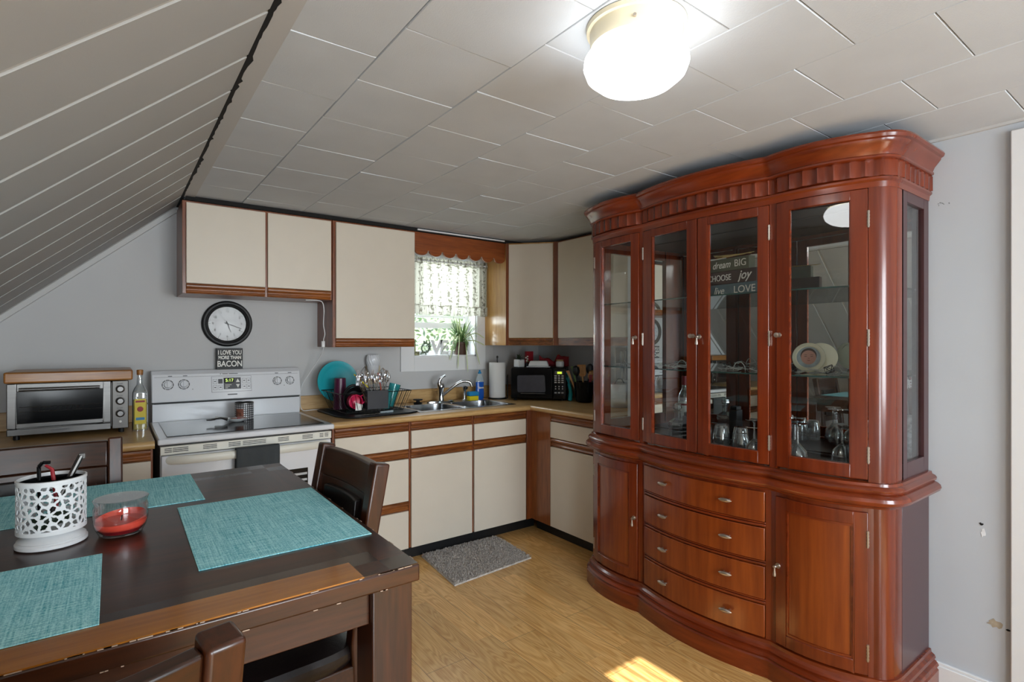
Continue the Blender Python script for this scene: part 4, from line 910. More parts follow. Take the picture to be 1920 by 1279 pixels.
M['mwwin'] = mat('microwave_window', '#3a3b44', .25, var=.1, vs=40)
build_l(lb().prism([(-.168, mz0 + .062), (-.16, mz0 + .052), (.052, mz0 + .052), (.058, mz0 + .066), (.052, mz0 + .178), (.045, mz0 + .19), (-.16, mz0 + .186), (-.168, mz0 + .176)], 1, -.0145, -.011), 'window', 'mwwin', mw, bevel=.002)
build_l(lb().box(-.14, -.018, mz0 + .040, .055, -.012, mz0 + .046), 'door_trim', 'steel', mw, bevel=.002)
build_l(lb().box(.117, -.010, mz0, W2, .011, mz1 - .004), 'control_panel', 'blackgl', mw, bevel=.003)
build_l(lb().box(.130, -.0115, mz0 + .196, .196, -.0095, mz0 + .222), 'display', 'dgrey', mw)
build_l(lb().box(.150, -.0125, mz0 + .200, .186, -.0112, mz0 + .217), 'display_digits', 'lcdy', mw)
b = lb()
for i in range(3):
    for j in range(4): b.box(.128 + i * .027, -.0118, mz0 + .128 + j * .017, .146 + i * .027, -.0095, mz0 + .138 + j * .017)
    for j in range(2): b.lathe((.137 + i * .027, -.0098, mz0 + .100 + j * -.018), [(.005, 0), (.005, .002), (.0001, .0025)], 10, ax=1)
    b.box(.128 + i * .027, -.0118, mz0 + .046, .146 + i * .027, -.0095, mz0 + .056)
build_l(b, 'keypad', 'greytrim', mw)
for x_ in (-W2 + .03, W2 - .03):
    for y_ in (.03, DP - .03): build_l(lb().lathe((x_, y_, 0), [(.012, 0), (.012, mz0)], 10), 'foot', 'black', mw)
Rm = Matrix.Translation((2.715, 3.305, ZT)) @ Matrix.Rotation(-PI / 4, 4, 'Z')
def mwp(x_, y_, z_=mz1): return Rm @ Vector((x_, y_, z_))
def leafblade(b, p0, d, L, w_, droop, n=6, up=Vector((0, 0, 1)), fold=0):
    d = d.normalized(); s_ = d.cross(up); s_ = s_.normalized() if s_.length > .01 else Vector((1, 0, 0)); pts = []
    for i in range(n + 1):
        t_ = i / n; p = p0 + d * L * t_ + Vector((0, 0, -droop * t_ * t_)); ww = w_ * (math.sin(PI * min(1, t_ * .9 + .12)) ** .6 if t_ < 1 else 0.02)
        pts += [p - s_ * ww, p + Vector((0, 0, -.15 * ww)), p + s_ * ww]
    b.add(pts, [(3 * i, 3 * i + 1, 3 * i + 4, 3 * i + 3) for i in range(n)] + [(3 * i + 1, 3 * i + 2, 3 * i + 5, 3 * i + 4) for i in range(n)])
q = mwp(-.165, .08); pp = thing('potted_plant', 'tiny dark green plant in a white textured cube pot on the microwave', 'plant', q)
B().box(q.x - .032, q.y - .032, q.z + .0005, q.x + .032, q.y + .032, q.z + .062).build('planter', 'ceram', pp, bevel=.005)
b = B(); random.seed(31)
for i in range(26):
    a_ = random.uniform(0, 2 * PI); e_ = random.uniform(.15, 1.2); leafblade(b, Vector((q.x, q.y, q.z + .058)), Vector((math.cos(a_) * math.cos(e_), math.sin(a_) * math.cos(e_), math.sin(e_))), random.uniform(.04, .075), .008, .015)
b.build('leaves', 'leafd', pp, smooth=True)
q = mwp(-.10, .22); tag(B().box(q.x - .038, q.y - .01, q.z + .0005, q.x + .038, q.y + .01, q.z + .125).build('card_box', 'redp', bevel=.001), 'upright red card box at the back of the microwave top', 'box')
q = mwp(-.105, .10); vz = thing('bud_vase', 'little dark vase with white and green blossoms beside the cube pot', 'vase', q)
B().lathe((q.x, q.y, q.z + .0005), [(.012, 0), (.016, .012), (.012, .028), (.013, .034)], 16).build('vase', 'black', vz, smooth=True)
b = B()
for dx, dy, dz in ((0, 0, .05), (.012, .004, .065), (-.008, 0, .075), (.006, -.004, .085)): b.lathe((q.x + dx, q.y + dy, q.z + dz), [(.001, -.007), (.009, 0), (.001, .007)], 10)
b.build('blossoms', 'textw', vz, smooth=True)
b = B().lathe((q.x + .01, q.y - .006, q.z + .045), [(.001, -.007), (.008, 0), (.001, .007)], 10).tube([(q.x, q.y, q.z + .03), (q.x, q.y, q.z + .085)], .0015)
b.build('stem', 'leaf', vz)
q = mwp(-.005, .075); bd = thing('butter_dish', 'pale grey covered butter dish on the microwave', 'butter dish', q, -PI / 4)
build_l(B().box(-.095, -.045, .0005, .095, .045, .008), 'dish_tray', 'ceram', bd, bevel=.003)
def lid(u, v):
    s_ = 1 - .22 * v; return (.082 * s_ * (1 if u < .25 or u > .75 else -1), 0, 0)
build_l(B().hexa([(-.084, -.038, .0085), (.084, -.038, .0085), (.084, .038, .0085), (-.084, .038, .0085), (-.068, -.026, .052), (.068, -.026, .052), (.068, .026, .052), (-.068, .026, .052)]), 'lid', 'ceram', bd, bevel=.009, seg=4)
q = mwp(.11, .20)
b = B(); random.seed(8)
def mitt(u, v):
    x_ = -.12 + .24 * u; zt = .035 + .06 * abs(2 * u - 1) + .055 * math.exp(-((u - .62) / .1) ** 2) - .012 * math.sin(u * 14); th = .022 * math.sin(PI * min(max(u, .02), .98)) + .006
    a_ = 2 * PI * v; return (q.x + (x_ * .72 + th * math.sin(a_) * .7), q.y + (-x_ * .72 + th * math.sin(a_) * .7) , q.z + .002 + zt * (.5 - .5 * math.cos(a_)) + .0)
b.grid(mitt, 40, 20); tag(b.build('oven_mitt', ['red'], smooth=True), 'crumpled dark red oven mitt on the back of the microwave', 'oven mitt')
q = mwp(.165, .085); jr = thing('storage_jar', 'small white jar with cork lid at the right end of the microwave top', 'jar', q)
B().lathe((q.x, q.y, q.z + .0005), [(.026, 0), (.033, .008), (.033, .042), (.028, .048), (.0001, .048)], 28).build('jar_body', 'ceram', jr, smooth=True)
B().lathe((q.x, q.y, q.z + .049), [(.028, 0), (.029, .012), (.0001, .013)], 24).build('cork_lid', 'cork', jr, smooth=True)
# peeler hanging on microwave side
hk = thing('kitchen_shears', 'teal handled shears leaning beside the microwave', 'shears', (2.87, 3.12, ZT))
HX, HY = 2.895, 3.135
B().tube(smooth_path([(HX, HY, ZT + .005), (HX + .005, HY - .003, ZT + .07), (HX - .008, HY + .004, ZT + .14)]), [.016] * 8 + [.013] * 8 + [.008], 10).build('lower_grip', 'teal', hk, smooth=True)
B().tube(smooth_path([(HX - .008, HY + .004, ZT + .14), (HX - .025, HY + .012, ZT + .185), (HX - .03, HY + .016, ZT + .21), (HX - .02, HY + .01, ZT + .22), (HX - .008, HY + .004, ZT + .19), (HX - .008, HY + .004, ZT + .14)]), .0055, 8).build('upper_grip', 'teal', hk, smooth=True)
# crock with utensils
ck_ = Vector((2.92, 3.0, ZT)); cro = thing('utensil_crock', 'round black glazed crock holding kitchen utensils', 'crock', ck_)
B().lathe(ck_, [(.052, 0), (.062, .008), (.078, .12), (.080, .152), (.082, .16), (.076, .16), (.072, .12), (.055, .012), (.0001, .012)], 40).build('crock_body', 'blackgl', cro, smooth=True)
def uten(name, label, cat, dx, dy, tx, ty, hgt, shape, m_):
    p0 = ck_ + Vector((dx, dy, .02)); p1 = ck_ + Vector((tx, ty, hgt)); d = (p1 - p0).normalized(); b = B().tube([p0, p1 - d * .05], .0065, 8)
    if shape == 'spoon': b.tube([p1 - d * .06, p1 - d * .045, p1 - d * .02, p1 + d * .01, p1 + d * .022], [.007, .022, .030, .024, .006], 14)
    if shape == 'turner':
        s_ = Vector((.72, -.69, 0)) * .032
        for k in range(-2, 3): b.tube([p1 - d * .05 + s_ * k * .15, p1 - d * .03 + s_ * k * .38, p1 + d * .035 + s_ * k * .42], .0062, 6)
        b.tube([p1 + d * .035 - s_, p1 + d * .035 + s_], .0062, 6)
    if shape == 'flat':
        s_ = Vector((.72, -.69, 0)); u_ = s_.cross(d).normalized() * .004
        c = [p1 - d * .06 - s_ * .007, p1 - d * .06 + s_ * .007, p1 + d * .02 + s_ * .013, p1 + d * .02 - s_ * .013]; b.hexa([x_ - u_ for x_ in c] + [x_ + u_ for x_ in c])
    o = b.build(name, m_, smooth=True)
    tag(o, label, cat, 'utensils in the black crock')
uten('ladle', 'dark nylon spoon standing at the left of the black crock', 'spoon', -.01, .02, -.045, .045, .26, 'spoon', 'navy')
uten('wooden_spatula', 'light wooden stick with square end leftmost in the crock', 'utensil', -.02, .03, -.085, .085, .225, 'flat', 'woodsp')
uten('slotted_turner', 'light wooden slotted turner in front of the crock', 'turner', .0, -.01, -.015, .010, .250, 'turner', 'woodsp')
uten('spatula', 'dark nylon utensil at the back of the crock', 'utensil', .02, .0, .045, -.02, .275, 'spoon', 'navy')
uten('spatula', 'red silicone spatula at the right of the black crock', 'spatula', .01, -.03, .015, -.055, .195, 'flat', 'redp')
uten('spatula', 'light wooden spatula at the right of the crock behind the red one', 'spatula', .02, -.02, .04, -.045, .225, 'spoon', 'woodsp')
uten('tongs', 'green tipped tongs at the back left of the crock', 'tongs', -.03, .03, -.05, .07, .255, 'flat', 'leaf')
# seen through the china cabinet: canister and napkin rack
wc = thing('storage_canister', 'white enamel canister on the counter behind the china cabinet', 'canister', (2.93, 2.62, ZT))
B().lathe((2.92, 2.64, ZT), [(.07, 0), (.075, .01), (.075, .16), (.072, .165), (.0001, .165)], 36).build('canister_body', 'ceram', wc, smooth=True)
B().tube([(2.92 - .05, 2.64, ZT + .165), (2.92 - .02, 2.64, ZT + .20), (2.92 + .02, 2.64, ZT + .20), (2.92 + .05, 2.64, ZT + .165)], .003).build('wire_handle', 'wire', wc)
for rr_, (z_, lab) in enumerate(((ZT + .19, 'lower'), (ZT + .31, 'upper'))):
    for i in range(4):
        y_ = 2.56 + i * .04
        b = B().tube([(3.0, y_, z_), (3.0, y_, z_ + .08), (3.0, y_ + .012, z_ + .095), (3.0, y_ + .024, z_ + .08), (3.0, y_ + .024, z_)], .003, 6)
        b.box(2.998, y_ + .006, z_, 3.002, y_ + .018, z_ + .085)
        tag(b.build('magazine_holder_slat', 'steel'), 'striped metal holder slat on the %s row behind the china cabinet' % lab, 'rack', 'striped metal rack slats by the alcove wall')
tag(B().box(2.99, 2.54, ZT + .175, 3.118, 2.75, ZT + .188).box(2.99, 2.54, ZT + .295, 3.118, 2.75, ZT + .308).box(3.10, 2.54, ZT, 3.118, 2.75, ZT + .42).box(2.99, 2.54, ZT, 3.118, 2.548, ZT + .42).box(2.99, 2.742, ZT, 3.118, 2.75, ZT + .42).build('counter_shelf', 'greytrim'), 'small grey rack standing on the counter against the alcove wall', 'shelf')

# ------------------------------------------------------------------ window sill things
ZS = wz0 + .0125
sp_ = thing('spider_plant', 'spider plant with long drooping leaves in a brown pot on the window sill', 'plant', (2.315, YW + .035, ZS))
SPX, SPY = 2.315, YW + .03
B().lathe((SPX, SPY, ZS), [(.045, 0), (.062, .085), (.066, .088), (.066, .105), (.058, .105), (.055, .09), (.0001, .088)], 32).build('pot', 'terra', sp_, smooth=True)
random.seed(44); b1 = B(); b2 = B()
for i in range(95):
    a_ = random.uniform(0, 2 * PI); e_ = random.uniform(.5, 1.35); L = random.uniform(.17, .32)
    if math.sin(a_) > 0: e_ = random.uniform(1.2, 1.5); L *= .85
    d = Vector((math.cos(a_) * math.cos(e_), math.sin(a_) * math.cos(e_) * .6, math.sin(e_)))
    dr = random.uniform(.02, .30) * (1.4 - e_ / 1.5)
    leafblade(b1 if i % 3 else b2, Vector((SPX + math.cos(a_) * .02, SPY + math.sin(a_) * .015, ZS + .10)), d, L, random.uniform(.005, .009), dr, 9)
for (ex, ey, ez) in ((2.33, YW - .06, 1.14), (2.24, YW - .05, 1.17), (2.44, YW - .07, 1.20), (2.50, YW - .05, 1.36), (2.17, YW - .04, 1.24), (2.51, YW - .03, 1.42)):
    p = smooth_path([(SPX, SPY, ZS + .10), ((SPX * .5 + ex * .5), YW - .02, ZS + .17 if ez < 1.3 else ez + .04), (ex, ey, ez)], 6)
    b2.tube(p, [.004] * (len(p) - 1) + [.001], 5)
b1.build('leaves', 'leaf', sp_, smooth=True); b2.build('pale_leaves', 'leafl', sp_, smooth=True, label='pale striped leaves')
yq = YW + .045
random.seed(50)
b = B().box(1.885, yq - .01, ZS, 1.905, yq + .01, ZS + .115)
M['floralp'] = mat('floral_print', '#8a8a68', .7, var=.8, vs=60)
lt = thing('letter_block', 'flower-patterned letter L standing at the left of the window sill', 'letter', (1.90, YW - .0, ZS))
tag(lt, 'flower-patterned letter L standing at the left of the window sill', 'letter')
B().box(1.872, YW + .012, ZS, 1.897, YW + .03, ZS + .115).box(1.897, YW + .012, ZS, 1.93, YW + .03, ZS + .03).build('letter_face', 'floralp', lt, bevel=.001)
wr = B()
for i in range(70):
    a_ = random.uniform(0, 2 * PI); r_ = .036 + random.uniform(-.012, .012); p = Vector((2.0 + r_ * math.cos(a_), yq + random.uniform(-.012, .012), ZS + .057 + r_ * math.sin(a_)))
    leafblade(wr, p, Vector((random.gauss(0, 1), random.gauss(0, .5), random.gauss(0, 1))), .026, .007, .0, 3)
wr.tube([(2.0 + .036 * math.cos(2 * PI * k / 20), yq, ZS + .057 + .036 * math.sin(2 * PI * k / 20)) for k in range(20)], .006, 6, close=True)
M['frost'] = mat('frosted_green', '#6d7a68', .7, var=.5, vs=80)
tag(wr.build('wreath', 'frost'), 'small leafy wreath standing as the letter O on the window sill', 'wreath')
for ch, x_ in (('V', 2.095), ('E', 2.165)):
    o = text('letter_block', ch, .155, None, Vector((x_, yq, ZS + .056)), RX, 'white', ext=.008, bold=.006); tag(o, 'white standing letter %s on the window sill' % ch, 'letter')

# ------------------------------------------------------------------ rug
random.seed(9)
rc = [(1.60, 3.135), (2.18, 3.125), (2.155, 2.69), (1.555, 2.64)]
def rugp(u, v, z_):
    a = Vector((*rc[0], 0)).lerp(Vector((*rc[1], 0)), u); c_ = Vector((*rc[3], 0)).lerp(Vector((*rc[2], 0)), u); p = a.lerp(c_, v); return (p.x, p.y, z_)
rg = thing('floor_rug', 'small shaggy grey mat on the floor in front of the sink cabinet', 'rug', (1.87, 2.9, 0))
B().hexa([rugp(0, 0, .001), rugp(1, 0, .001), rugp(1, 1, .001), rugp(0, 1, .001), rugp(0.005, .005, .010), rugp(.995, .005, .010), rugp(.995, .995, .010), rugp(.005, .995, .010)]).build('rug_backing', 'rug', rg, bevel=.002)
b = B()
for i in range(26000):
    u, v = random.uniform(.01, .99), random.uniform(.01, .99); p = Vector(rugp(u, v, .008)); a_ = random.uniform(0, 2 * PI); L = random.uniform(.008, .016); q = p + Vector((math.cos(a_) * .011, math.sin(a_) * .011, L)); s_ = Vector((-math.sin(a_), math.cos(a_), 0)) * .0018
    b.add([p - s_, p + s_, q + s_ * .8, q - s_ * .8], [(0, 1, 2, 3)])
rp = b.build('rug_pile', 'rug', rg); rp['kind'] = 'stuff'

# ------------------------------------------------------------------ ceiling lamp
LX, LY = 1.09, .93
cl = thing('ceiling_light', 'round white flush ceiling light with cream metal collar, switched on', 'ceiling light', (LX, LY, ZC - .003))
B().lathe((LX, LY, ZC - .003), [(.128, 0), (.126, -.010), (.118, -.012), (.116, -.055), (.10, -.057), (.0001, -.057)], 56).build('collar', 'lampmetal', cl, smooth=True)
for k in range(3):
    a_ = 2 * PI * k / 3 + PI * 1.22; B().tube([(LX + .114 * math.cos(a_), LY + .114 * math.sin(a_), ZC - .04), (LX + .124 * math.cos(a_), LY + .124 * math.sin(a_), ZC - .04)], .004, 10).build('thumbscrew', 'pewter', cl)
B().lathe((LX, LY, ZC - .055), [(.102, 0), (.118, -.010), (.132, -.032), (.134, -.048), (.126, -.070), (.100, -.092), (.06, -.106), (.0001, -.112)], 56).build('globe', 'lampglass', cl, smooth=True)
# ------------------------------------------------------------------ china cabinet
YM = 1.4925; YE = 2.255
def secs(lev):
    bw = {'L': (.055, .038), 'U': (.030, .020), 'C': (.058, .042)}[lev]
    return {'R': ((2.257, .80), (2.20, 1.155), bw[1]), 'M': ((2.20, 1.155), (2.20, 1.83), bw[0]), 'L': ((2.20, 1.83), (2.235, 2.215), bw[1])}
def cpt(lev, s, t, o=0):
    a, b_, g = secs(lev)[s]; a = Vector(a); b_ = Vector(b_); d = b_ - a; n = Vector((-d.y, d.x)).normalized()
    p = a + d * t + n * 4 * g * t * (1 - t); tg = (d + n * 4 * g * (1 - 2 * t)).normalized(); nn = Vector((-tg.y, tg.x)); return p + nn * o
def col_curve(mirror=False, n=8):
    p0, p1, p2 = Vector((2.365, .748)), Vector((2.27, .748)), Vector((2.257, .80)); out = []
    if mirror: p0, p1, p2 = Vector((2.345, .748)), Vector((2.245, .748)), Vector((2.235, .788))
    for i in range(n + 1):
        t = i / n; q = p0 * (1 - t) ** 2 + p1 * 2 * t * (1 - t) + p2 * t * t; out.append(Vector((q.x, YE + .748 - q.y)) if mirror else q)
    return out
def outline(lev, xw=2.664):
    pts = [Vector((xw, .748))] + col_curve()
    for s in 'RML':
        n = 24 if s == 'M' else 16
        pts += [cpt(lev, s, i / n) for i in range(1, n + 1)]
    pts += col_curve(True)[::-1][1:] + [Vector((xw, YE))]
    return pts
def offs(pts, o):
    out = []; n = len(pts)
    for i, p in enumerate(pts):
        a = (p - pts[i - 1]).normalized() if i else None; b_ = (pts[i + 1] - p).normalized() if i < n - 1 else None
        na = Vector((-a.y, a.x)) if a else None; nb = Vector((-b_.y, b_.x)) if b_ else None
        if na is None: m = nb
        elif nb is None: m = na
        else: m = (na + nb) / (1 + na.dot(nb))
        oo = o(i) if callable(o) else o
        out.append(p + m * oo)
    out[0].x = out[-1].x = pts[0].x
    return out
def sweep(b, lev, prof):
    base = outline(lev); rows = [[(q.x, q.y, z) for q in offs(base, o)] for o, z in prof]; n = len(base); m = len(prof)
    vs = [v for r in rows for v in r]
    fs = [(j * n + i, j * n + i + 1, ((j + 1) % m) * n + i + 1, ((j + 1) % m) * n + i) for j in range(m) for i in range(n - 1)]
    b.add(vs, fs); return b
def slab(b, lev, s, t0, t1, z0, z1, o0, o1, n=None):
    n = n or max(2, int(abs(t1 - t0) * 24)); ps = [(cpt(lev, s, t0 + (t1 - t0) * i / n, o0), cpt(lev, s, t0 + (t1 - t0) * i / n, o1)) for i in range(n + 1)]
    vs = []
    for a, c_ in ps: vs += [(a.x, a.y, z0), (c_.x, c_.y, z0), (c_.x, c_.y, z1), (a.x, a.y, z1)]
    fs = [(4 * i + k, 4 * i + (k + 1) % 4, 4 * i + 4 + (k + 1) % 4, 4 * i + 4 + k) for i in range(n) for k in range(4)] + [(0, 1, 2, 3), (4 * n + 3, 4 * n + 2, 4 * n + 1, 4 * n)]
    return b.add(vs, fs)
def chord(b, lev, s, t0, t1, z0, z1, o, th=.003):
    a, c_ = cpt(lev, s, t0, o), cpt(lev, s, t1, o); d = (c_ - a).normalized(); n = Vector((-d.y, d.x)) * th
    return b.hexa([(a.x, a.y, z0), (c_.x, c_.y, z0), (c_.x + n.x, c_.y + n.y, z0), (a.x + n.x, a.y + n.y, z0), (a.x, a.y, z1), (c_.x, c_.y, z1), (c_.x + n.x, c_.y + n.y, z1), (a.x + n.x, a.y + n.y, z1)])
ch = thing('china_cabinet', 'large glossy cherry china cabinet with bowed glass doors against the right wall', 'china cabinet', (2.45, YM, 0))
# lower body
poly = [(q.x, q.y) for q in offs(outline('L'), -.022)]
B().prism(poly, 2, .03, .80).build('lower_body', 'cherz', ch)
sweep(B(), 'L', [(.036, 0), (.036, .072), (.030, .078), (.036, .088), (.031, .098), (.020, .103), (.024, .112), (.021, .122), (.010, .130), (.008, .142), (-.018, .146), (-.018, 0)]).build('plinth', 'chery', ch, smooth=True)
wst = sweep(B(), 'L', [(-.02, .768), (.006, .768), (.012, .776), (.026, .780), (.038, .788), (.043, .800), (.040, .812), (.030, .820), (.020, .824), (.026, .830), (.028, .840), (.022, .848), (.012, .852), (.010, .862), (-.03, .868), (-.03, .79)])
wst.build('waist_moulding', 'chery', ch, smooth=True)
poly = [(q.x, q.y) for q in offs(outline('L'), -.012)]
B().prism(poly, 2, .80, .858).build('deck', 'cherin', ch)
# side panel (right) and left, lower
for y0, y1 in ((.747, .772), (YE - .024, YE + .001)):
    B().box(2.372, y0, .14, 2.664, y1, .78).build('side_panel', 'cherrefl', ch, bevel=.001)
# corner columns, lower and upper
for mir in (False, True):
    cc = col_curve(mir); cc = [Vector((2.385, cc[0].y))] + cc; sgn = -1 if mir else 1
    inner = [Vector((2.292, cc[-1].y)), Vector((2.385, cc[0].y + .03 * sgn))]
    if mir: inner[0].x = 2.27
    pl_ = [(q.x, q.y) for q in cc + inner]
    B().prism(pl_, 2, .14, .775).build('corner_column', 'cherz', ch, smooth=True)
    B().prism(pl_, 2, .862, 1.995).build('corner_column', 'cherz', ch, smooth=True)
# face frame strips lower
b = B()
for s, t0, t1 in (('R', 0, .045), ('R', .94, 1.0), ('M', 0, .03), ('M', .97, 1), ('L', 0, .06), ('L', .955, 1)): slab(b, 'L', s, t0, t1, .14, .775, -.025, .0, 2)
for s, t0, t1 in (('R', .045, .94), ('M', .03, .97), ('L', .06, .955)): slab(b, 'L', s, t0, t1, .75, .775, -.025, -.001)
b.build('face_frame', 'cherz', ch)
# drawers
DZ = [(.632, .758), (.470, .606), (.309, .445), (.150, .284)]
def handle_on(par, lev, s, t, z, o):
    c_ = cpt(lev, s, t, o); p = cpt(lev, s, t, o + .02); d = (cpt(lev, s, t + .01) - cpt(lev, s, t - .01)).normalized()
    b = B(); T = Matrix(((d.x, 0, 0, p.x), (d.y, 0, 0, p.y), (0, 1, 0, z), (0, 0, 0, 1)))
    D = Vector((d.x, d.y, 0)); P3 = Vector((p.x, p.y, z)); b.tube([P3 - D * .029, P3 - D * .02, P3 - D * .008, P3 + D * .008, P3 + D * .02, P3 + D * .029], [.001, .007, .0095, .0095, .007, .001], 12)
    for k in (-.012, .012): q = P3 + D * k; b.tube([q, q + Vector((c_.x - p.x, c_.y - p.y, 0))], .004, 8)
    b.build('handle', 'pewter', par, smooth=True)
for z0, z1 in DZ:
    dr = slab(B(), 'L', 'M', .033, .967, z0, z1, -.02, .010, 22).build('drawer', 'cherp', ch, bevel=.003)
    for t in (.255, .735): handle_on(dr, 'L', 'M', t, (z0 + z1) / 2 + .005, .010)
b = B()
for z in (.610, .448, .287): slab(b, 'L', 'M', .03, .97, z, z + .010, -.02, .006, 22); slab(b, 'L', 'M', .03, .97, z + .011, z + .019, -.02, .002, 22)
b.build('drawer_rail', 'chery', ch, bevel=.002)
# drop pull
def pull(par, lev, s, t, z, o, long=.035):
    p = cpt(lev, s, t, o + .004); q = cpt(lev, s, t, o + .022); b = B()
    P3 = Vector((p.x, p.y, z)); Q = Vector((q.x, q.y, z)); b.tube([P3 - (Q - P3) * .2, P3], [.011, .010], 14); b.tube([P3, Q], [.004, .0055], 10); b.tube([Q - (Q - P3) * .1, Q + (Q - P3) * .25], [.007, .005], 10)
    b.tube([Q, Q - Vector((0, 0, long * .4)), Q - Vector((0, 0, long * .8)), Q - Vector((0, 0, long)), Q - Vector((0, 0, long * 1.08))], [.003, .0035, .0065, .006, .001], 12)
    b.build('pull', 'pewter', par, smooth=True)
def knobp(par, lev, s, t, z, o):
    p = cpt(lev, s, t, o); q = cpt(lev, s, t, o + .022); P3 = Vector((p.x, p.y, z)); d = Vector((q.x - p.x, q.y - p.y, 0))
    B().tube([P3, P3 + d * .15, P3 + d * .2, P3 + d * .7, P3 + d * .8, P3 + d * 1.15, P3 + d * 1.3], [.010, .009, .004, .004, .010, .010, .002], 14).build('knob', 'pewter', par, smooth=True)
def hinge(par, lev, s, t, z, o):
    p = cpt(lev, s, t, o); b = B(); b.tube([(p.x, p.y, z - .03), (p.x, p.y, z + .03)], .0042, 8)
    for k in range(5): b.tube([(p.x, p.y, z - .026 + k * .012), (p.x, p.y, z - .021 + k * .012)], .005, 8)
    b.tube([(p.x, p.y, z - .033), (p.x, p.y, z - .030)], .003, 8); b.build('hinge', 'pewter', par)
# lower doors
for s, t0, t1, hs, pt_, sw in (('R', .048, .935, .052, .90, .12), ('L', .065, .95, .945, .11, .12)):
    b = B(); z0, z1 = .150, .752
    slab(b, 'L', s, t0, t0 + sw, z0, z1, -.02, .008); slab(b, 'L', s, t1 - sw, t1, z0, z1, -.02, .008)
    slab(b, 'L', s, t0 + sw, t1 - sw, z0, z0 + .05, -.02, .008); slab(b, 'L', s, t0 + sw, t1 - sw, z1 - .05, z1, -.02, .008)
    d_ = b.build('door', 'cherz', ch, bevel=.003)
    slab(B(), 'L', s, t0 + sw, t1 - sw, z0 + .05, z1 - .05, -.02, -.001).build('door_panel', 'cherp', d_)
    b = B(); slab(b, 'L', s, t0 + sw, t0 + sw + .02, z0 + .05, z1 - .05, -.01, .004); slab(b, 'L', s, t1 - sw - .02, t1 - sw, z0 + .05, z1 - .05, -.01, .004); slab(b, 'L', s, t0 + sw, t1 - sw, z0 + .05, z0 + .058, -.01, .004); slab(b, 'L', s, t0 + sw, t1 - sw, z1 - .058, z1 - .05, -.01, .004)
    b.build('panel_bead', 'chery', d_, bevel=.0015)
    pull(d_, 'L', s, pt_, .470, .008, .038)
    for z in (.655, .235): hinge(d_, 'L', s, hs, z, .008)
# upper: header, frieze, cornice
UZ0, UZ1 = .868, 1.965
b = B(); sweep(b, 'U', [(-.02, 1.955), (.002, 1.955), (.004, 1.975), (.012, 1.982), (.012, 1.990), (.006, 1.995), (-.02, 1.995)]).build('header', 'chery', ch, smooth=True)
# fluted frieze
base = outline('C')
fine = []
for i in range(len(base) - 1):
    n = max(1, int((base[i + 1] - base[i]).length / .0045))
    for k in range(n): fine.append(base[i].lerp(base[i + 1], k / n))
fine.append(base[-1]); acc = [0]
for i in range(1, len(fine)): acc.append(acc[-1] + (fine[i] - fine[i - 1]).length)
fw = acc[-1] / 46
def fo(i):
    f = (acc[i] / fw) % 1; return .012 - .0085 * math.sin(PI * f) ** .8
n = len(fine); rows = []
for z, k_ in ((1.994, None), (1.994, 1), (2.000, 1), (2.052, 1), (2.058, .5), (2.058, None)):
    rows.append([(q.x, q.y, z) for q in offs(fine, (lambda i: -.02) if k_ is None else (lambda i, k_=k_: .002 + fo(i) * k_))])
B().add([v for r in rows for v in r], [(j * n + i, j * n + i + 1, (j + 1) * n + i + 1, (j + 1) * n + i) for j in range(5) for i in range(n - 1)]).build('fluted_frieze', 'cherz', ch, smooth=True)
sweep(B(), 'C', [(-.02, 2.056), (.012, 2.056), (.018, 2.060), (.018, 2.067), (.014, 2.071), (.020, 2.086), (.034, 2.104), (.040, 2.112), (.042, 2.120), (.050, 2.124), (.054, 2.134), (.050, 2.143), (.0, 2.146), (-.02, 2.146)]).build('cornice', 'chery', ch, smooth=True)
poly = [(q.x, q.y) for q in offs(outline('U'), -.006)]
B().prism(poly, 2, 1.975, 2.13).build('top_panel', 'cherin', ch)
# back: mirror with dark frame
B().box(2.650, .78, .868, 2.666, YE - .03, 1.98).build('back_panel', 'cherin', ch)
B().box(2.646, .80, .875, 2.6495, YE - .05, 1.972).build('back_mirror', 'mirror', ch)
# sides
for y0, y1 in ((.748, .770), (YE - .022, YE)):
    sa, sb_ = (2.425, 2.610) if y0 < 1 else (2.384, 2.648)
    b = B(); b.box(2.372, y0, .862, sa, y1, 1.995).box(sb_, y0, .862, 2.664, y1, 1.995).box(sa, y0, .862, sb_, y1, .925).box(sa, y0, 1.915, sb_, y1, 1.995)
    sf = b.build('side_frame', 'cherrefl' if y0 < 1 else 'cherz', ch, bevel=.002)
    B().box(sa, (y0 + y1) / 2 - .0015, .925, sb_, (y0 + y1) / 2 + .0015, 1.915).build('side_pane', 'pane', sf)
# inside uprights
for s, t0, t1 in (('R', 0, .045), ('R', .94, 1.0), ('M', 0, .010), ('M', .990, 1), ('L', 0, .05), ('L', .955, 1)):
    slab(B(), 'U', s, t0, t1, UZ0 - .006, UZ1, -.025, .0, 2).build('frame_stile', 'cherz', ch)
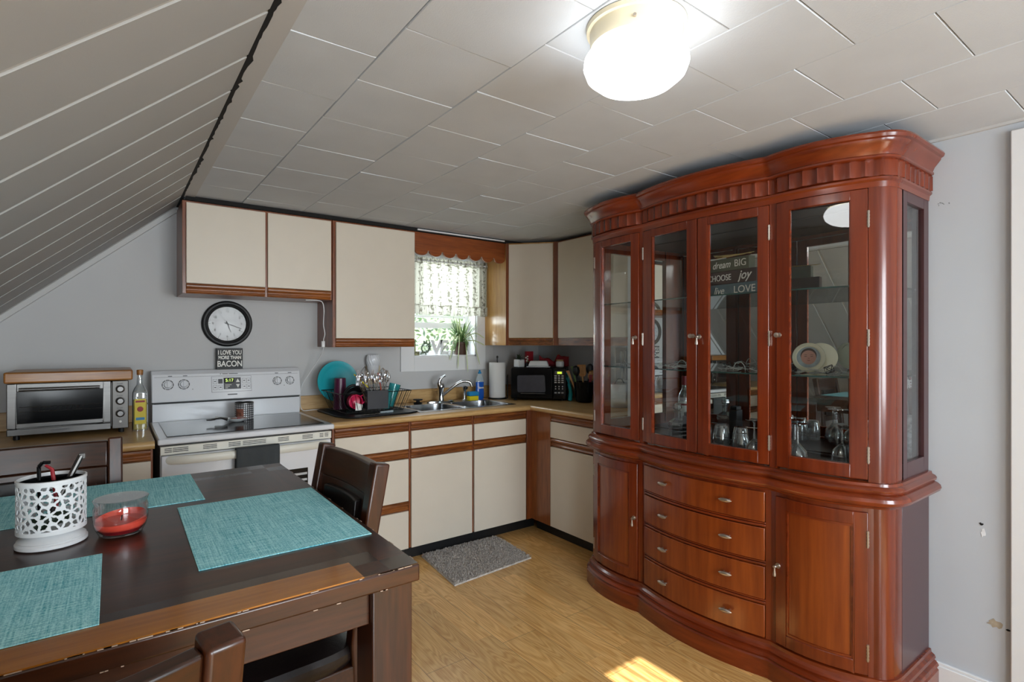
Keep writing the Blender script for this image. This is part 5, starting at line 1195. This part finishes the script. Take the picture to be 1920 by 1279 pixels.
# upper doors
gz0, gz1 = .925, 1.915
def gdoor(s, t0, t1, a0, a1, hs, pull_t=None, knob_t=None):
    b = B(); z0, z1 = UZ0 + .004, 1.953
    slab(b, 'U', s, t0, a0, z0, z1, -.016, .006); slab(b, 'U', s, a1, t1, z0, z1, -.016, .006)
    slab(b, 'U', s, a0, a1, z0, gz0, -.016, .006); slab(b, 'U', s, a0, a1, gz1, z1, -.016, .006)
    d_ = b.build('glass_door', 'cherz', ch, bevel=.003)
    chord(B(), 'U', s, a0, a1, gz0, gz1, -.010).build('door_pane', 'pane', d_)
    b = B(); e = (a1 - a0) * .02
    slab(b, 'U', s, a0, a0 + .004 / (.37 if s != 'M' else .68), gz0, gz1, -.014, .002); slab(b, 'U', s, a1 - .004 / (.37 if s != 'M' else .68), a1, gz0, gz1, -.014, .002)
    b.build('pane_bead', 'chery', d_)
    if pull_t: pull(d_, 'U', s, pull_t, 1.408, .006, .035)
    if knob_t: knobp(d_, 'U', s, knob_t, 1.412, .006)
    for z in (1.84, 1.40, .965): hinge(d_, 'U', s, hs, z, .006)
gdoor('R', .05, .935, .20, .80, .045, knob_t=.90)
gdoor('M', .012, .487, .075, .410, .010, pull_t=.470)
gdoor('M', .493, .988, .570, .900, .990, knob_t=.520)
gdoor('L', .055, .95, .180, .79, .955, pull_t=.105)
# glass shelves
for z in (1.250, 1.600):
    pl_ = [(q.x, q.y) for q in offs(outline('U', 2.645), -.035)]
    sh = B().prism(pl_, 2, z - .006, z).build('glass_shelf', 'shelfglass', ch)
    o_ = offs(outline('U', 2.645), -.035)[4:-4]; o2 = offs(outline('U', 2.645), -.0335)[4:-4]; n = len(o_)
    B().add([(q.x, q.y, z - .006) for q in o2] + [(q.x, q.y, z) for q in o2], [(i, i + 1, n + i + 1, n + i) for i in range(n - 1)]).build('shelf_edge', 'glassedge', sh)
ZD = .8685
# inside things
ds = thing('word_sign', 'stacked three-board word sign about dreams, joy and love on the upper glass shelf', 'sign', (2.36, 1.42, 1.60), math.radians(-8))
def lbx(b, name, m_, parent, **k): return b.build(name, m_, parent, world=False, **k)
zb = .0005
for (y0, y1, h0, h1, m_) in ((-.165, .155, 0, .060, 'bluesg'), (-.135, .165, .0605, .122, 'brownsg'), (-.095, .165, .1225, .182, 'olive')):
    lbx(B().box(-.012 - (h1 > .1) * .002, y0, zb + h0, .028, y1, zb + h1), 'sign_board', m_, ds, bevel=.002)
RO = Matrix.Translation((2.36, 1.42, 1.60)) @ Matrix.Rotation(math.radians(-8), 4, 'Z')
def stext(body, y, z, size, **k):
    p = RO @ Vector((-.0152, y, z + zb)); text('lettering', body, size, ds, p, Matrix.Rotation(math.radians(-8), 3, 'Z') @ RXW, 'textw', ext=.0005, **k)
stext('dream', .060, .152, .048, shear=.35, sx=.85); stext('BIG', -.048, .152, .046, sx=.95)
stext('CHOOSE', .070, .090, .041, sx=.82); stext('joy', -.070, .094, .058, shear=.35, sx=.9, bold=.0006)
stext('live', .075, .028, .050, shear=.35, sx=.9); stext('LOVE', -.070, .028, .047, sx=1.05)
b = B(); random.seed(60)
for i in range(9): b.tube([(-.02 + random.uniform(-.004, .004), -.07 + random.uniform(-.06, .06), .186 + random.uniform(0, .01)), (-.02, .06 + random.uniform(-.04, .05), .186 + random.uniform(0, .02))], .0014, 5)
lbx(b, 'straw_bow', 'straw', ds)
# round photo dish with lid behind
ph = thing('photo_dish', 'round cream porcelain box with a baby photo on its lid', 'dish', (2.46, 1.10, 1.2505))
def disc3(b, c_, n_, up, prof, n=44, sx=1):
    n_ = n_.normalized(); u_ = up.cross(n_).normalized(); v_ = n_.cross(u_); vs = []
    for r, h in prof:
        for k in range(n): a = 2 * PI * k / n; vs.append(c_ + u_ * r * sx * math.cos(a) + v_ * r * math.sin(a) + n_ * h)
    b.add(vs, [(i * n + k, i * n + (k + 1) % n, (i + 1) * n + (k + 1) % n, (i + 1) * n + k) for i in range(len(prof) - 1) for k in range(n)]); return u_, v_
NN = Vector((-1, -.35, .18)).normalized(); UP = Vector((0, 0, 1)); pc = Vector((2.44, 1.115, 1.2505 + .066))
b = B(); disc3(b, pc + Vector((.035, -.035, 0)), NN, UP, [(.0001, -.02), (.056, -.02), (.064, -.008), (.064, 0), (.0001, 0)]); b.build('box_base', 'cream', ph, smooth=True)
b = B(); u_, v_ = disc3(b, pc, NN, UP, [(.0001, -.01), (.062, -.008), (.065, .0), (.063, .006), (.05, .009), (.046, .006), (.0001, .006)]); b.build('lid', 'cream', ph, smooth=True)
M['photobg'] = mat('photo_background', '#93a0a6', .35, var=.25, vs=30); M['hairp'] = mat('photo_hair', '#3b2a26', .6); M['lipp'] = mat('photo_lips', '#8d5048', .6)
b = B(); disc3(b, pc, NN, UP, [(.046, .0062), (.046, .0070), (.0001, .0070)]); b.build('photo', 'photobg', ph)
def on_d(x_, y_, h): return pc + u_ * x_ + v_ * y_ + NN * h
def ell(b, x_, y_, rx, ry, h, dome=0, n=28, rot=0):
    c_, s_ = math.cos(rot), math.sin(rot); vs = []
    for r in (1, .7, .35, .001):
        for k in range(n):
            a = 2 * PI * k / n; ex, ey = rx * r * math.cos(a), ry * r * math.sin(a); vs.append(on_d(x_ + ex * c_ - ey * s_, y_ + ex * s_ + ey * c_, h + dome * (1 - r * r)))
    b.add(vs, [(i * n + k, i * n + (k + 1) % n, (i + 1) * n + (k + 1) % n, (i + 1) * n + k) for i in range(3) for k in range(n)])
b = B(); ell(b, .000, .007, .031, .033, .0072, .0003); b.build('photo_hair', 'hairp', ph)
b = B(); ell(b, .000, -.001, .029, .031, .0076, .0004); b.build('photo_face', 'skin', ph, smooth=True)
b = B()
for x_ in (-.011, .012): ell(b, x_, .003, .006, .0011, .0081, 0, rot=.1)
for x_ in (-.011, .012): ell(b, x_, .010, .006, .0008, .0081, 0)
b.build('photo_brow', 'hairp', ph)
b = B(); ell(b, .001, -.0145, .0065, .0018, .0081); ell(b, .001, -.005, .004, .0014, .0081); b.build('photo_mouth', 'lipp', ph)
# fairy-light tangles and wire ornaments
def tangle(name, label, cx, cy, w_, seed, loops=1, hh=.02):
    random.seed(seed); p = [Vector((cx + random.uniform(-.05, .05), cy + random.uniform(-w_, w_), 1.2525 + abs(random.gauss(0, hh * .5)))) for i in range(26)]
    p.sort(key=lambda q: q.y + random.uniform(-.05, .05)); b = B(); b.tube(smooth_path(p, 5), .0016, 5)
    for k in range(loops): b.tube([(cx, cy + .03 * math.cos(a / 12 * PI) + k * .02, 1.252 + .04 * math.sin(a / 12 * PI)) for a in range(13)], .0022, 6)
    for i in range(0, 26, 2): b.lathe((p[i].x, p[i].y, p[i].z), [(.0005, -.003), (.0032, 0), (.0005, .003)], 8)
    tag(b.build(name, 'wwire', smooth=True), label, 'string lights')
tangle('string_light', 'tangle of clear string lights on the middle shelf behind the left glass door', 2.35, 2.05, .10, 71, 0)
tangle('string_light', 'looped tangle of string lights on the middle shelf behind the second glass door', 2.32, 1.68, .11, 72, 1)
tangle('string_light', 'heap of string lights on the middle shelf below the word sign', 2.34, 1.38, .10, 73, 1)
tangle('string_light', 'string of lights lying on the middle shelf beside the baby photo dish', 2.36, 1.03, .12, 74, 0)
def orn(label, cx, cy, s_, rot):
    b = B(); v = [Vector((math.cos(a), math.sin(a), 0)) for a in (rot, rot + PI / 2, rot + PI, rot + 1.5 * PI)]; top = Vector((0, 0, 1)); bot = Vector((0, 0, -1)); c_ = Vector((cx, cy, 1.2515 + s_ * .75))
    R_ = Matrix.Rotation(.5, 3, 'X'); f = lambda q: c_ + R_ @ (q * s_) * .8
    for i in range(4):
        b.tube([f(v[i]), f(v[(i + 1) % 4])], .0013, 5); b.tube([f(v[i]), f(top)], .0013, 5); b.tube([f(v[i]), f(bot)], .0013, 5)
    tag(b.build('wire_ornament', 'wire'), label, 'ornament', 'geometric wire ornaments')
orn('black wire diamond ornament at the left front of the baby photo dish', 2.30, 1.125, .026, .3)
orn('black wire diamond ornament right of the baby photo dish', 2.33, .985, .028, .8)
orn('black wire diamond ornament in the string lights below the word sign', 2.31, 1.42, .028, .1)
orn('black wire diamond ornament behind the left glass door', 2.38, 2.02, .028, .5)
# glasses
def tumbler(x_, y_, h, r, label, group='upside down tumblers'):
    b = B().lathe((x_, y_, ZD + .0005), [(r * 1.02, 0), (r * 1.03, .004), (r, h * .6), (r * .8, h * .92), (r * .72, h), (.0001, h)], 24)
    b.lathe((x_, y_, ZD + .0005), [(r * .95, 0), (r * .93, h * .6), (r * .7, h * .9), (.0001, h * .93)], 24)
    return tag(b.build('tumbler', 'gl', smooth=True), label, 'glass', group)
tumbler(2.33, 1.555, .115, .036, 'short glass tumbler upside down, leftmost behind the third glass door')
tumbler(2.33, 1.465, .120, .038, 'glass tumbler upside down, second from the left behind the third glass door')
tumbler(2.36, 1.385, .118, .037, 'glass tumbler upside down at the back next to the stemmed glass')
tumbler(2.30, 1.345, .100, .034, 'glass tumbler upside down just left of the stemmed glass')
def stem(x_, y_, label, h=.175, r=.040, up=False):
    pr_ = [(r * .8, 0), (r * .98, h * .10), (r, h * .2), (r * .8, h * .36), (r * .35, h * .47), (.005, h * .52), (.004, h * .75), (.005, h * .93), (.012, h * .965), (r * .9, h * .985), (r * .9, h), (.0001, h)]
    b = B().lathe((x_, y_, ZD + .0005), pr_, 28)
    b.lathe((x_, y_, ZD + .0005), [(r * .75, 0), (r * .93, h * .11), (r * .95, h * .2), (r * .75, h * .35), (r * .3, h * .45), (.0001, h * .47)], 28)
    return tag(b.build('wine_glass', 'gl', smooth=True), label, 'glass', 'upside down stemmed glasses')
stem(2.26, 1.262, 'stemmed glass upside down at the front behind the third glass door')
stem(2.34, 1.215, 'stemmed glass upside down near the right stile of the third glass door')
stem(2.36, 1.135, 'stemmed glass upside down at the far left behind the right glass door', .18)
stem(2.30, 1.095, 'stemmed glass upside down, front one behind the right glass door', .175)
stem(2.46, .99, 'stemmed glass at the back behind the right glass door', .17)
# liquor bottle and decanter on the left
lq = thing('liquor_bottle', 'clear liquor bottle with white label and red neck behind the left glass door', 'bottle', (2.43, 2.05, ZD))
QX, QY = 2.43, 2.055
B().lathe((QX, QY, ZD + .0005), [(.032, 0), (.036, .006), (.036, .17), (.030, .195), (.014, .225), (.013, .25)], 28).build('bottle_glass', 'gl', lq, smooth=True)
B().lathe((QX, QY, ZD + .25), [(.0145, 0), (.0145, .055), (.0001, .056)], 18).build('cap', 'redp', lq, smooth=True)
B().lathe((QX, QY, ZD + .03), [(.0368, 0), (.0368, .12)], 28).build('label_paper', 'textw', lq, smooth=True)
B().lathe((QX, QY, ZD + .125), [(.0374, 0), (.0374, .012)], 28).build('label_band', 'redp', lq, smooth=True)
dc = thing('decanter', 'cut glass decanter with stopper behind the second glass door', 'decanter', (2.42, 1.78, ZD))
B().lathe((2.42, 1.78, ZD + .0005), [(.042, 0), (.046, .01), (.044, .06), (.05, .075), (.046, .09), (.018, .11), (.016, .14), (.022, .15)], 8).build('decanter_body', 'gl', dc)
B().lathe((2.42, 1.78, ZD + .152), [(.012, 0), (.024, .012), (.020, .03), (.0001, .04)], 8).build('stopper', 'gl', dc)
tag(B().box(2.40, 1.685, ZD + .0005, 2.46, 1.735, ZD + .13).box(2.405, 1.69, ZD + .13, 2.455, 1.73, ZD + .15).build('bottle_box', 'charcoal', bevel=.003), 'dark gift box on the deck behind the second glass door', 'box')
# right corner stack: patterned jars
M['pattern'] = mat('patterned_china', '#b9bcc0', .4, var=.5, vs=70)
tag(B().lathe((2.50, .86, ZD + .0005), [(.045, 0), (.05, .01), (.05, .10), (.04, .12), (.0001, .12)], 30).build('patterned_jar', 'pattern', smooth=True), 'white jar with grey lace pattern behind the side pane', 'jar')
tag(B().lathe((2.50, .86, ZD + .1215), [(.028, 0), (.05, .03), (.055, .07), (.052, .07), (.046, .03), (.0001, .006)], 30).build('patterned_bowl', 'pattern', smooth=True), 'patterned bowl stacked on the lace pattern jar behind the side pane', 'bowl')
def tum2(x_, y_, z_, label): tag(B().lathe((x_, y_, z_), [(.028, 0), (.034, .09), (.032, .09), (.026, .004), (.0001, .004)], 24).build('tumbler', 'gl', smooth=True), label, 'glass')
tum2(2.42, .93, ZD + .0005, 'upright clear tumbler near the right corner of the china cabinet deck')

# ------------------------------------------------------------------ dining table
tb = thing('dining_table', 'dark walnut counter-height dining table with inlaid top', 'table', (-.2, 1.63, 0))
TXa, TXb, TYa, TYb, TT = -1.02, .524, 1.033, 2.222, .914
B().box(TXa, TYa, TT - .038, TXb, TYb, TT - .0025).build('tabletop', 'tab', tb, bevel=.004, seg=3)
b = B()
def rect(x0, y0, x1, y1, mi): b.m(mi).box(x0, y0, TT - .003, x1, y1, TT)
x0, x1, y0, y1 = TXa + .003, TXb - .003, TYa + .003, TYb - .003
bw, dw = .088, .034     # golden border and dark strip widths
ix0, ix1, iy0, iy1 = x0 + .118, x1 - .118, y0 + bw, y1 - bw
rect(ix0, y0, ix1, iy0, 1); rect(ix0, iy1, ix1, y1, 0); rect(ix0, iy0, ix1, iy0 + dw, 2); rect(ix0, iy1 - dw, ix1, iy1, 2)
rect(ix0, iy0 + dw, ix1, iy1 - dw, 0)
for sx in (0, 1):
    ex0, ex1 = (ix1, x1) if sx else (x0, ix0); mx_ = ex0 + .055 if sx else ex0 + .063
    for (ya, yb_) in ((y0, iy0 + dw), (iy1 - dw, y1)):
        my = (ya + yb_) / 2; rect(min(ex0, mx_), ya, max(ex0, mx_), my, 3); rect(mx_, ya, ex1, my, 2 if sx else 3); rect(min(ex0, mx_), my, mx_, yb_, 2); rect(mx_, my, ex1, yb_, 3)
    rect(ex0, iy0 + dw, ex1, iy1 - dw, 4)
b.build('inlay', ['tab', 'tabgold', 'tabdark', 'tabz', 'taby'], tb)
random.seed(12); M['wear'] = mat('worn_edge', '#b79f8c', .6)
b = B()
for i in range(46):
    x_ = random.uniform(-.55, .49); w_ = random.uniform(.004, .03); b.box(x_, TYa - .0006, TT - .0022 - random.uniform(0, .0006), x_ + w_, TYa + .001, TT - .0010)
for i in range(10):
    x_ = random.uniform(-.3, .52); b.box(x_, TYa - .0006, TT - .0375, x_ + random.uniform(.003, .012), TYa + .001, TT - .036)
for i in range(14):
    y_ = random.uniform(TYa, 2.1); b.box(TXb - .001, y_, TT - .0022, TXb + .0006, y_ + random.uniform(.004, .03), TT - .0012)
b.build('edge_wear', 'wear', tb)['kind'] = 'stuff'
LG = .088
for lx in (TXa + .012, TXb - .012 - LG):
    for ly in (TYa + .012, TYb - .012 - LG):
        B().prism([(lx, ly), (lx + LG, ly), (lx + LG, ly + LG), (lx, ly + LG)], 2, 0, TT - .038).build('leg', 'tabz', tb, bevel=.003)
ap = B(); z0, z1 = .803, TT - .038
ap.box(TXa + .1, TYa + .028, z0, TXb - .1, TYa + .050, z1).box(TXa + .1, TYb - .050, z0, TXb - .1, TYb - .028, z1).box(TXb - .050, TYa + .1, z0, TXb - .028, TYb - .1, z1).box(TXa + .028, TYa + .1, z0, TXa + .050, TYb - .1, z1)
ap.build('apron', 'tab', tb, bevel=.002)
# chairs: local frame, sitter faces +Y, back at -Y, seat top .58
def make_chair():
    r = thing('dining_chair', 'c', 'chair', (0, 0, 0), 0, 'dining chairs')
    W = .215; zs = .575
    def bx_(b): return b
    # rear posts: floor -> seat -> raked back
    prof = [(-.235, 0), (-.205, .30), (-.195, .58), (-.215, .80), (-.262, 1.045), (-.218, 1.052), (-.172, .80), (-.150, .58), (-.162, .30), (-.197, 0)]
    for s in (-1, 1):
        xa, xb = (W - .042, W) if s > 0 else (-W, -W + .042)
        lbx(B().prism(prof, 0, xa, xb), 'rear_post', 'tabz', r, bevel=.006, seg=3)
        fx0, fx1 = (W - .045, W) if s > 0 else (-W, -W + .045)
        lbx(B().box(fx0, .175, 0, fx1, .215, zs - .045), 'front_leg', 'tabz', r, bevel=.004)
    def railc(z0, z1, y0, y1, t, m_, name, par=r, half=W - .042, bow=.014, **k):
        def yc(x_, z_): f = (z_ - .80) / .245; return -.194 - .046 * max(0, f) - bow * (1 - (x_ / half) ** 2)
        n = 12; vs = []
        for i in range(n + 1):
            x_ = -half + 2 * half * i / n
            for (zz, oo) in ((z0, t / 2), (z0, -t / 2), (z1, -t / 2), (z1, t / 2)): vs.append((x_, yc(x_, zz) + oo, zz))
        fs = [(4 * i + q, 4 * i + (q + 1) % 4, 4 * i + 4 + (q + 1) % 4, 4 * i + 4 + q) for i in range(n) for q in range(4)] + [(0, 1, 2, 3), (4 * n + 3, 4 * n + 2, 4 * n + 1, 4 * n)]
        return lbx(B().add(vs, fs), name, m_, par, bevel=.005, seg=3, **k)
    railc(.955, 1.040, 0, 0, .028, 'tab', 'top_rail'); railc(.640, .690, 0, 0, .022, 'tab', 'lower_rail')
    railc(.690, .955, 0, 0, .016, 'tab', 'back_panel')
    railc(.705, .935, 0, 0, .040, 'leather', 'back_pad', half=.118)
    for s in (-1, 1):
        q = B().prism([(-.202, .69), (-.182, .69), (-.222, .955), (-.245, .955)], 0, s * .150 - .012, s * .150 + .012); lbx(q, 'back_stile', 'tabz', r, bevel=.002)
    lbx(B().box(-W + .002, -.19, zs - .105, W - .002, .212, zs - .048), 'seat_frame', 'tab', r, bevel=.004)
    def seat(u, v):
        a = 2 * PI * u; q_ = rsq(u, 1); prof_ = [(.0, -.048), (.96, -.048), (1.0, -.03), (1.0, -.012), (.96, .0), (.80, .008), (.4, .013), (.001, .014)]
        i = min(int(v * 7), 6); f = v * 7 - i; rr_ = prof_[i][0] * (1 - f) + prof_[i + 1][0] * f; zz = prof_[i][1] * (1 - f) + prof_[i + 1][1] * f
        return (q_[0] * (W + .006) * rr_, .018 + q_[1] * .215 * rr_, zs + zz)
    lbx(B().grid(seat, 48, 14, closeu=True), 'seat_cushion', 'leather', r, smooth=True)
    for (y_, z_) in ((.195, .22), (-.18, .30)): lbx(B().box(-W + .04, y_ - .01, z_ - .02, W - .04, y_ + .01, z_ + .02), 'stretcher', 'tab', r, bevel=.003)
    for s in (-1, 1): lbx(B().box(s * (W - .03) - .009, -.17, .16, s * (W - .03) + .009, .19, .20), 'side_stretcher', 'taby', r, bevel=.003)
    return r
c0 = make_chair(); c0.location = (-.14, .884, 0); c0.rotation_euler = (0, 0, math.radians(12)); c0['label'] = 'dark walnut chair in the foreground, seen from behind at the near side of the table'
dup(c0, (.345, 1.595, 0), PI / 2 + math.radians(3), 'dark walnut chair with black padded back at the right end of the table')
dup(c0, (-.185, 2.115, 0), PI, 'dark walnut chair at the far side of the table in front of the toaster oven')
# placemats
def pm(label, cx, cy, w_, d_, rz):
    o = B().box(-w_ / 2, -d_ / 2, 0, w_ / 2, d_ / 2, .0022).build('placemat', 'mat', bevel=.0008); o.location = (cx, cy, TT + .0003); o.rotation_euler = (0, 0, rz); tag(o, label, 'placemat', 'teal woven placemats')
pm('teal woven placemat at the right end of the table', .3275, 1.517, .366, .516, math.radians(-.6))
pm('teal woven placemat at the far side of the table behind the candle', -.035, 2.022, .515, .385, 0)
pm('teal woven placemat at the near left corner of the table', -.272, 1.305, .51, .372, 0)
# candle holder used as utensil cup
HXc, HYc = -.112, 1.645
hd = thing('candle_holder', 'white pierced metal holder on a round foot, holding glasses and a pen', 'holder', (HXc, HYc, TT))
B().lathe((HXc, HYc, TT + .0005), [(.060, 0), (.066, .003), (.066, .010), (.060, .013), (.063, .016), (.058, .020), (.035, .038), (.018, .048), (.0001, .05)], 56).build('foot', 'white', hd, smooth=True)
zl, zh, RH = TT + .034, TT + .152, .0625
def hole(u, v):
    if v < .075 or v > .925: return False
    x_ = u * 10; y_ = v * 2.9
    best = False
    for cx in range(-1, 14):
        for cy in range(-1, 5):
            px, py = cx + (.5 if cy % 2 else 0), cy * .87 + .25; dx, dy = (x_ - px) * .95, (y_ - py); r_ = math.hypot(dx, dy)
            if r_ < .56:
                a = (math.atan2(dy, dx) + (cx * 1.3 + cy * .7)) % (2 * PI / 6) - PI / 6
                if r_ < .50 and r_ > .12 and abs(a) < (.40 - .28 * abs(r_ - .33) / .2) : return True
                return False
    return False
B().grid(lambda u, v: (HXc + RH * math.cos(2 * PI * u), HYc + RH * math.sin(2 * PI * u), zl + (zh - zl) * v), 320, 92, closeu=True, skip=hole).build('pierced_drum', 'white', hd, solid=.0018)
B().lathe((HXc, HYc, zh - .005), [(RH - .001, 0), (RH + .002, .001), (RH + .002, .007), (RH - .001, .008), (RH - .002, .0)], 56).build('rim', 'white', hd, smooth=True)
B().lathe((HXc, HYc, zl), [(RH - .001, 0), (RH + .0015, .0), (RH + .0015, .009), (RH - .001, .009)], 56).build('rim', 'white', hd, smooth=True)
B().lathe((HXc, HYc, zl + .001), [(.0001, 0), (RH - .002, 0), (RH - .002, .003), (.0001, .003)], 40).build('cup_floor', 'white', hd)
tag(B().tube([(HXc - .02, HYc - .015, zl + .006), (HXc - .025, HYc + .02, zh + .025)], .004, 8).tube([(HXc - .018, HYc + .02, zh + .034), (HXc - .005, HYc + .024, zh + .032)], .004).tube([(HXc - .025, HYc + .02, zh + .025), (HXc - .018, HYc + .02, zh + .034)], .004, 8).build('reading_glasses', 'blackgl', smooth=True), 'black folded reading glasses standing in the white pierced holder', 'glasses')
tag(B().tube([(HXc + .012, HYc - .01, zl + .008), (HXc + .004, HYc - .005, zh - .01), (HXc + .000, HYc + .0, zh + .020), (HXc - .012, HYc + .004, zh + .030)], [.0035, .004, .004, .003], 8).build('eyeglass_temple', 'redp', smooth=True), 'dark red curved glasses arm standing in the white pierced holder', 'glasses')
tag(B().tube([(HXc - .015, HYc + .0, zl + .006), (HXc + .052, HYc + .035, zh + .040)], [.0055, .0065], 10).box(HXc + .047, HYc + .03, zh + .032, HXc + .060, HYc + .04, zh + .045).build('pocket_tool', 'steeld', bevel=.001), 'grey metal stick tool leaning out of the white pierced holder', 'tool')
tag(B().tube([(HXc - .03, HYc - .03, zl + .02), (HXc + .03, HYc - .02, zl + .035)], .016, 10).build('green_wrapper', 'leafd', smooth=True), 'dark green bundle lying inside the white pierced holder', 'bundle')
# candle jar
JX, JY = .018, 1.632; cj = thing('jar_candle', 'low glass jar candle with red wax on the table', 'candle', (JX, JY, TT))
M['jar'] = glass('candle_glass', (.93, .92, .92), 1.8)
B().lathe((JX, JY, TT + .0005), [(.036, 0), (.044, .002), (.051, .016), (.056, .036), (.056, .066), (.053, .075), (.0545, .079), (.057, .086), (.055, .088)], 56).build('jar', 'jar', cj, smooth=True)
B().lathe((JX, JY, TT + .0005), [(.053, .086), (.051, .075), (.053, .065), (.053, .034), (.048, .014), (.040, .006)], 56).build('jar_inside', 'jar', cj, smooth=True)
B().lathe((JX, JY, TT + .007), [(.0001, 0), (.041, 0), (.046, .008), (.0465, .010), (.0001, .010)], 48).build('melted_wax', 'waxd', cj, smooth=True)
def waxf(u, v):
    a = 2 * PI * u; r_, z_ = [(.048, .017), (.0525, .027), (.0525, .032 + .016 * (.5 + .5 * math.sin(a + .6))), (.045, .034), (.03, .032), (.0001, .031)][int(round(v * 5))]
    return (JX + r_ * math.cos(a), JY + r_ * math.sin(a), TT + z_)
B().grid(waxf, 48, 5, closeu=True).build('wax', 'wax', cj, smooth=True)
B().tube([(JX, JY, TT + .03), (JX + .002, JY, TT + .043)], .0015).build('wick', 'black', cj)
# one more wall thing, seen only in mirrors: nothing else
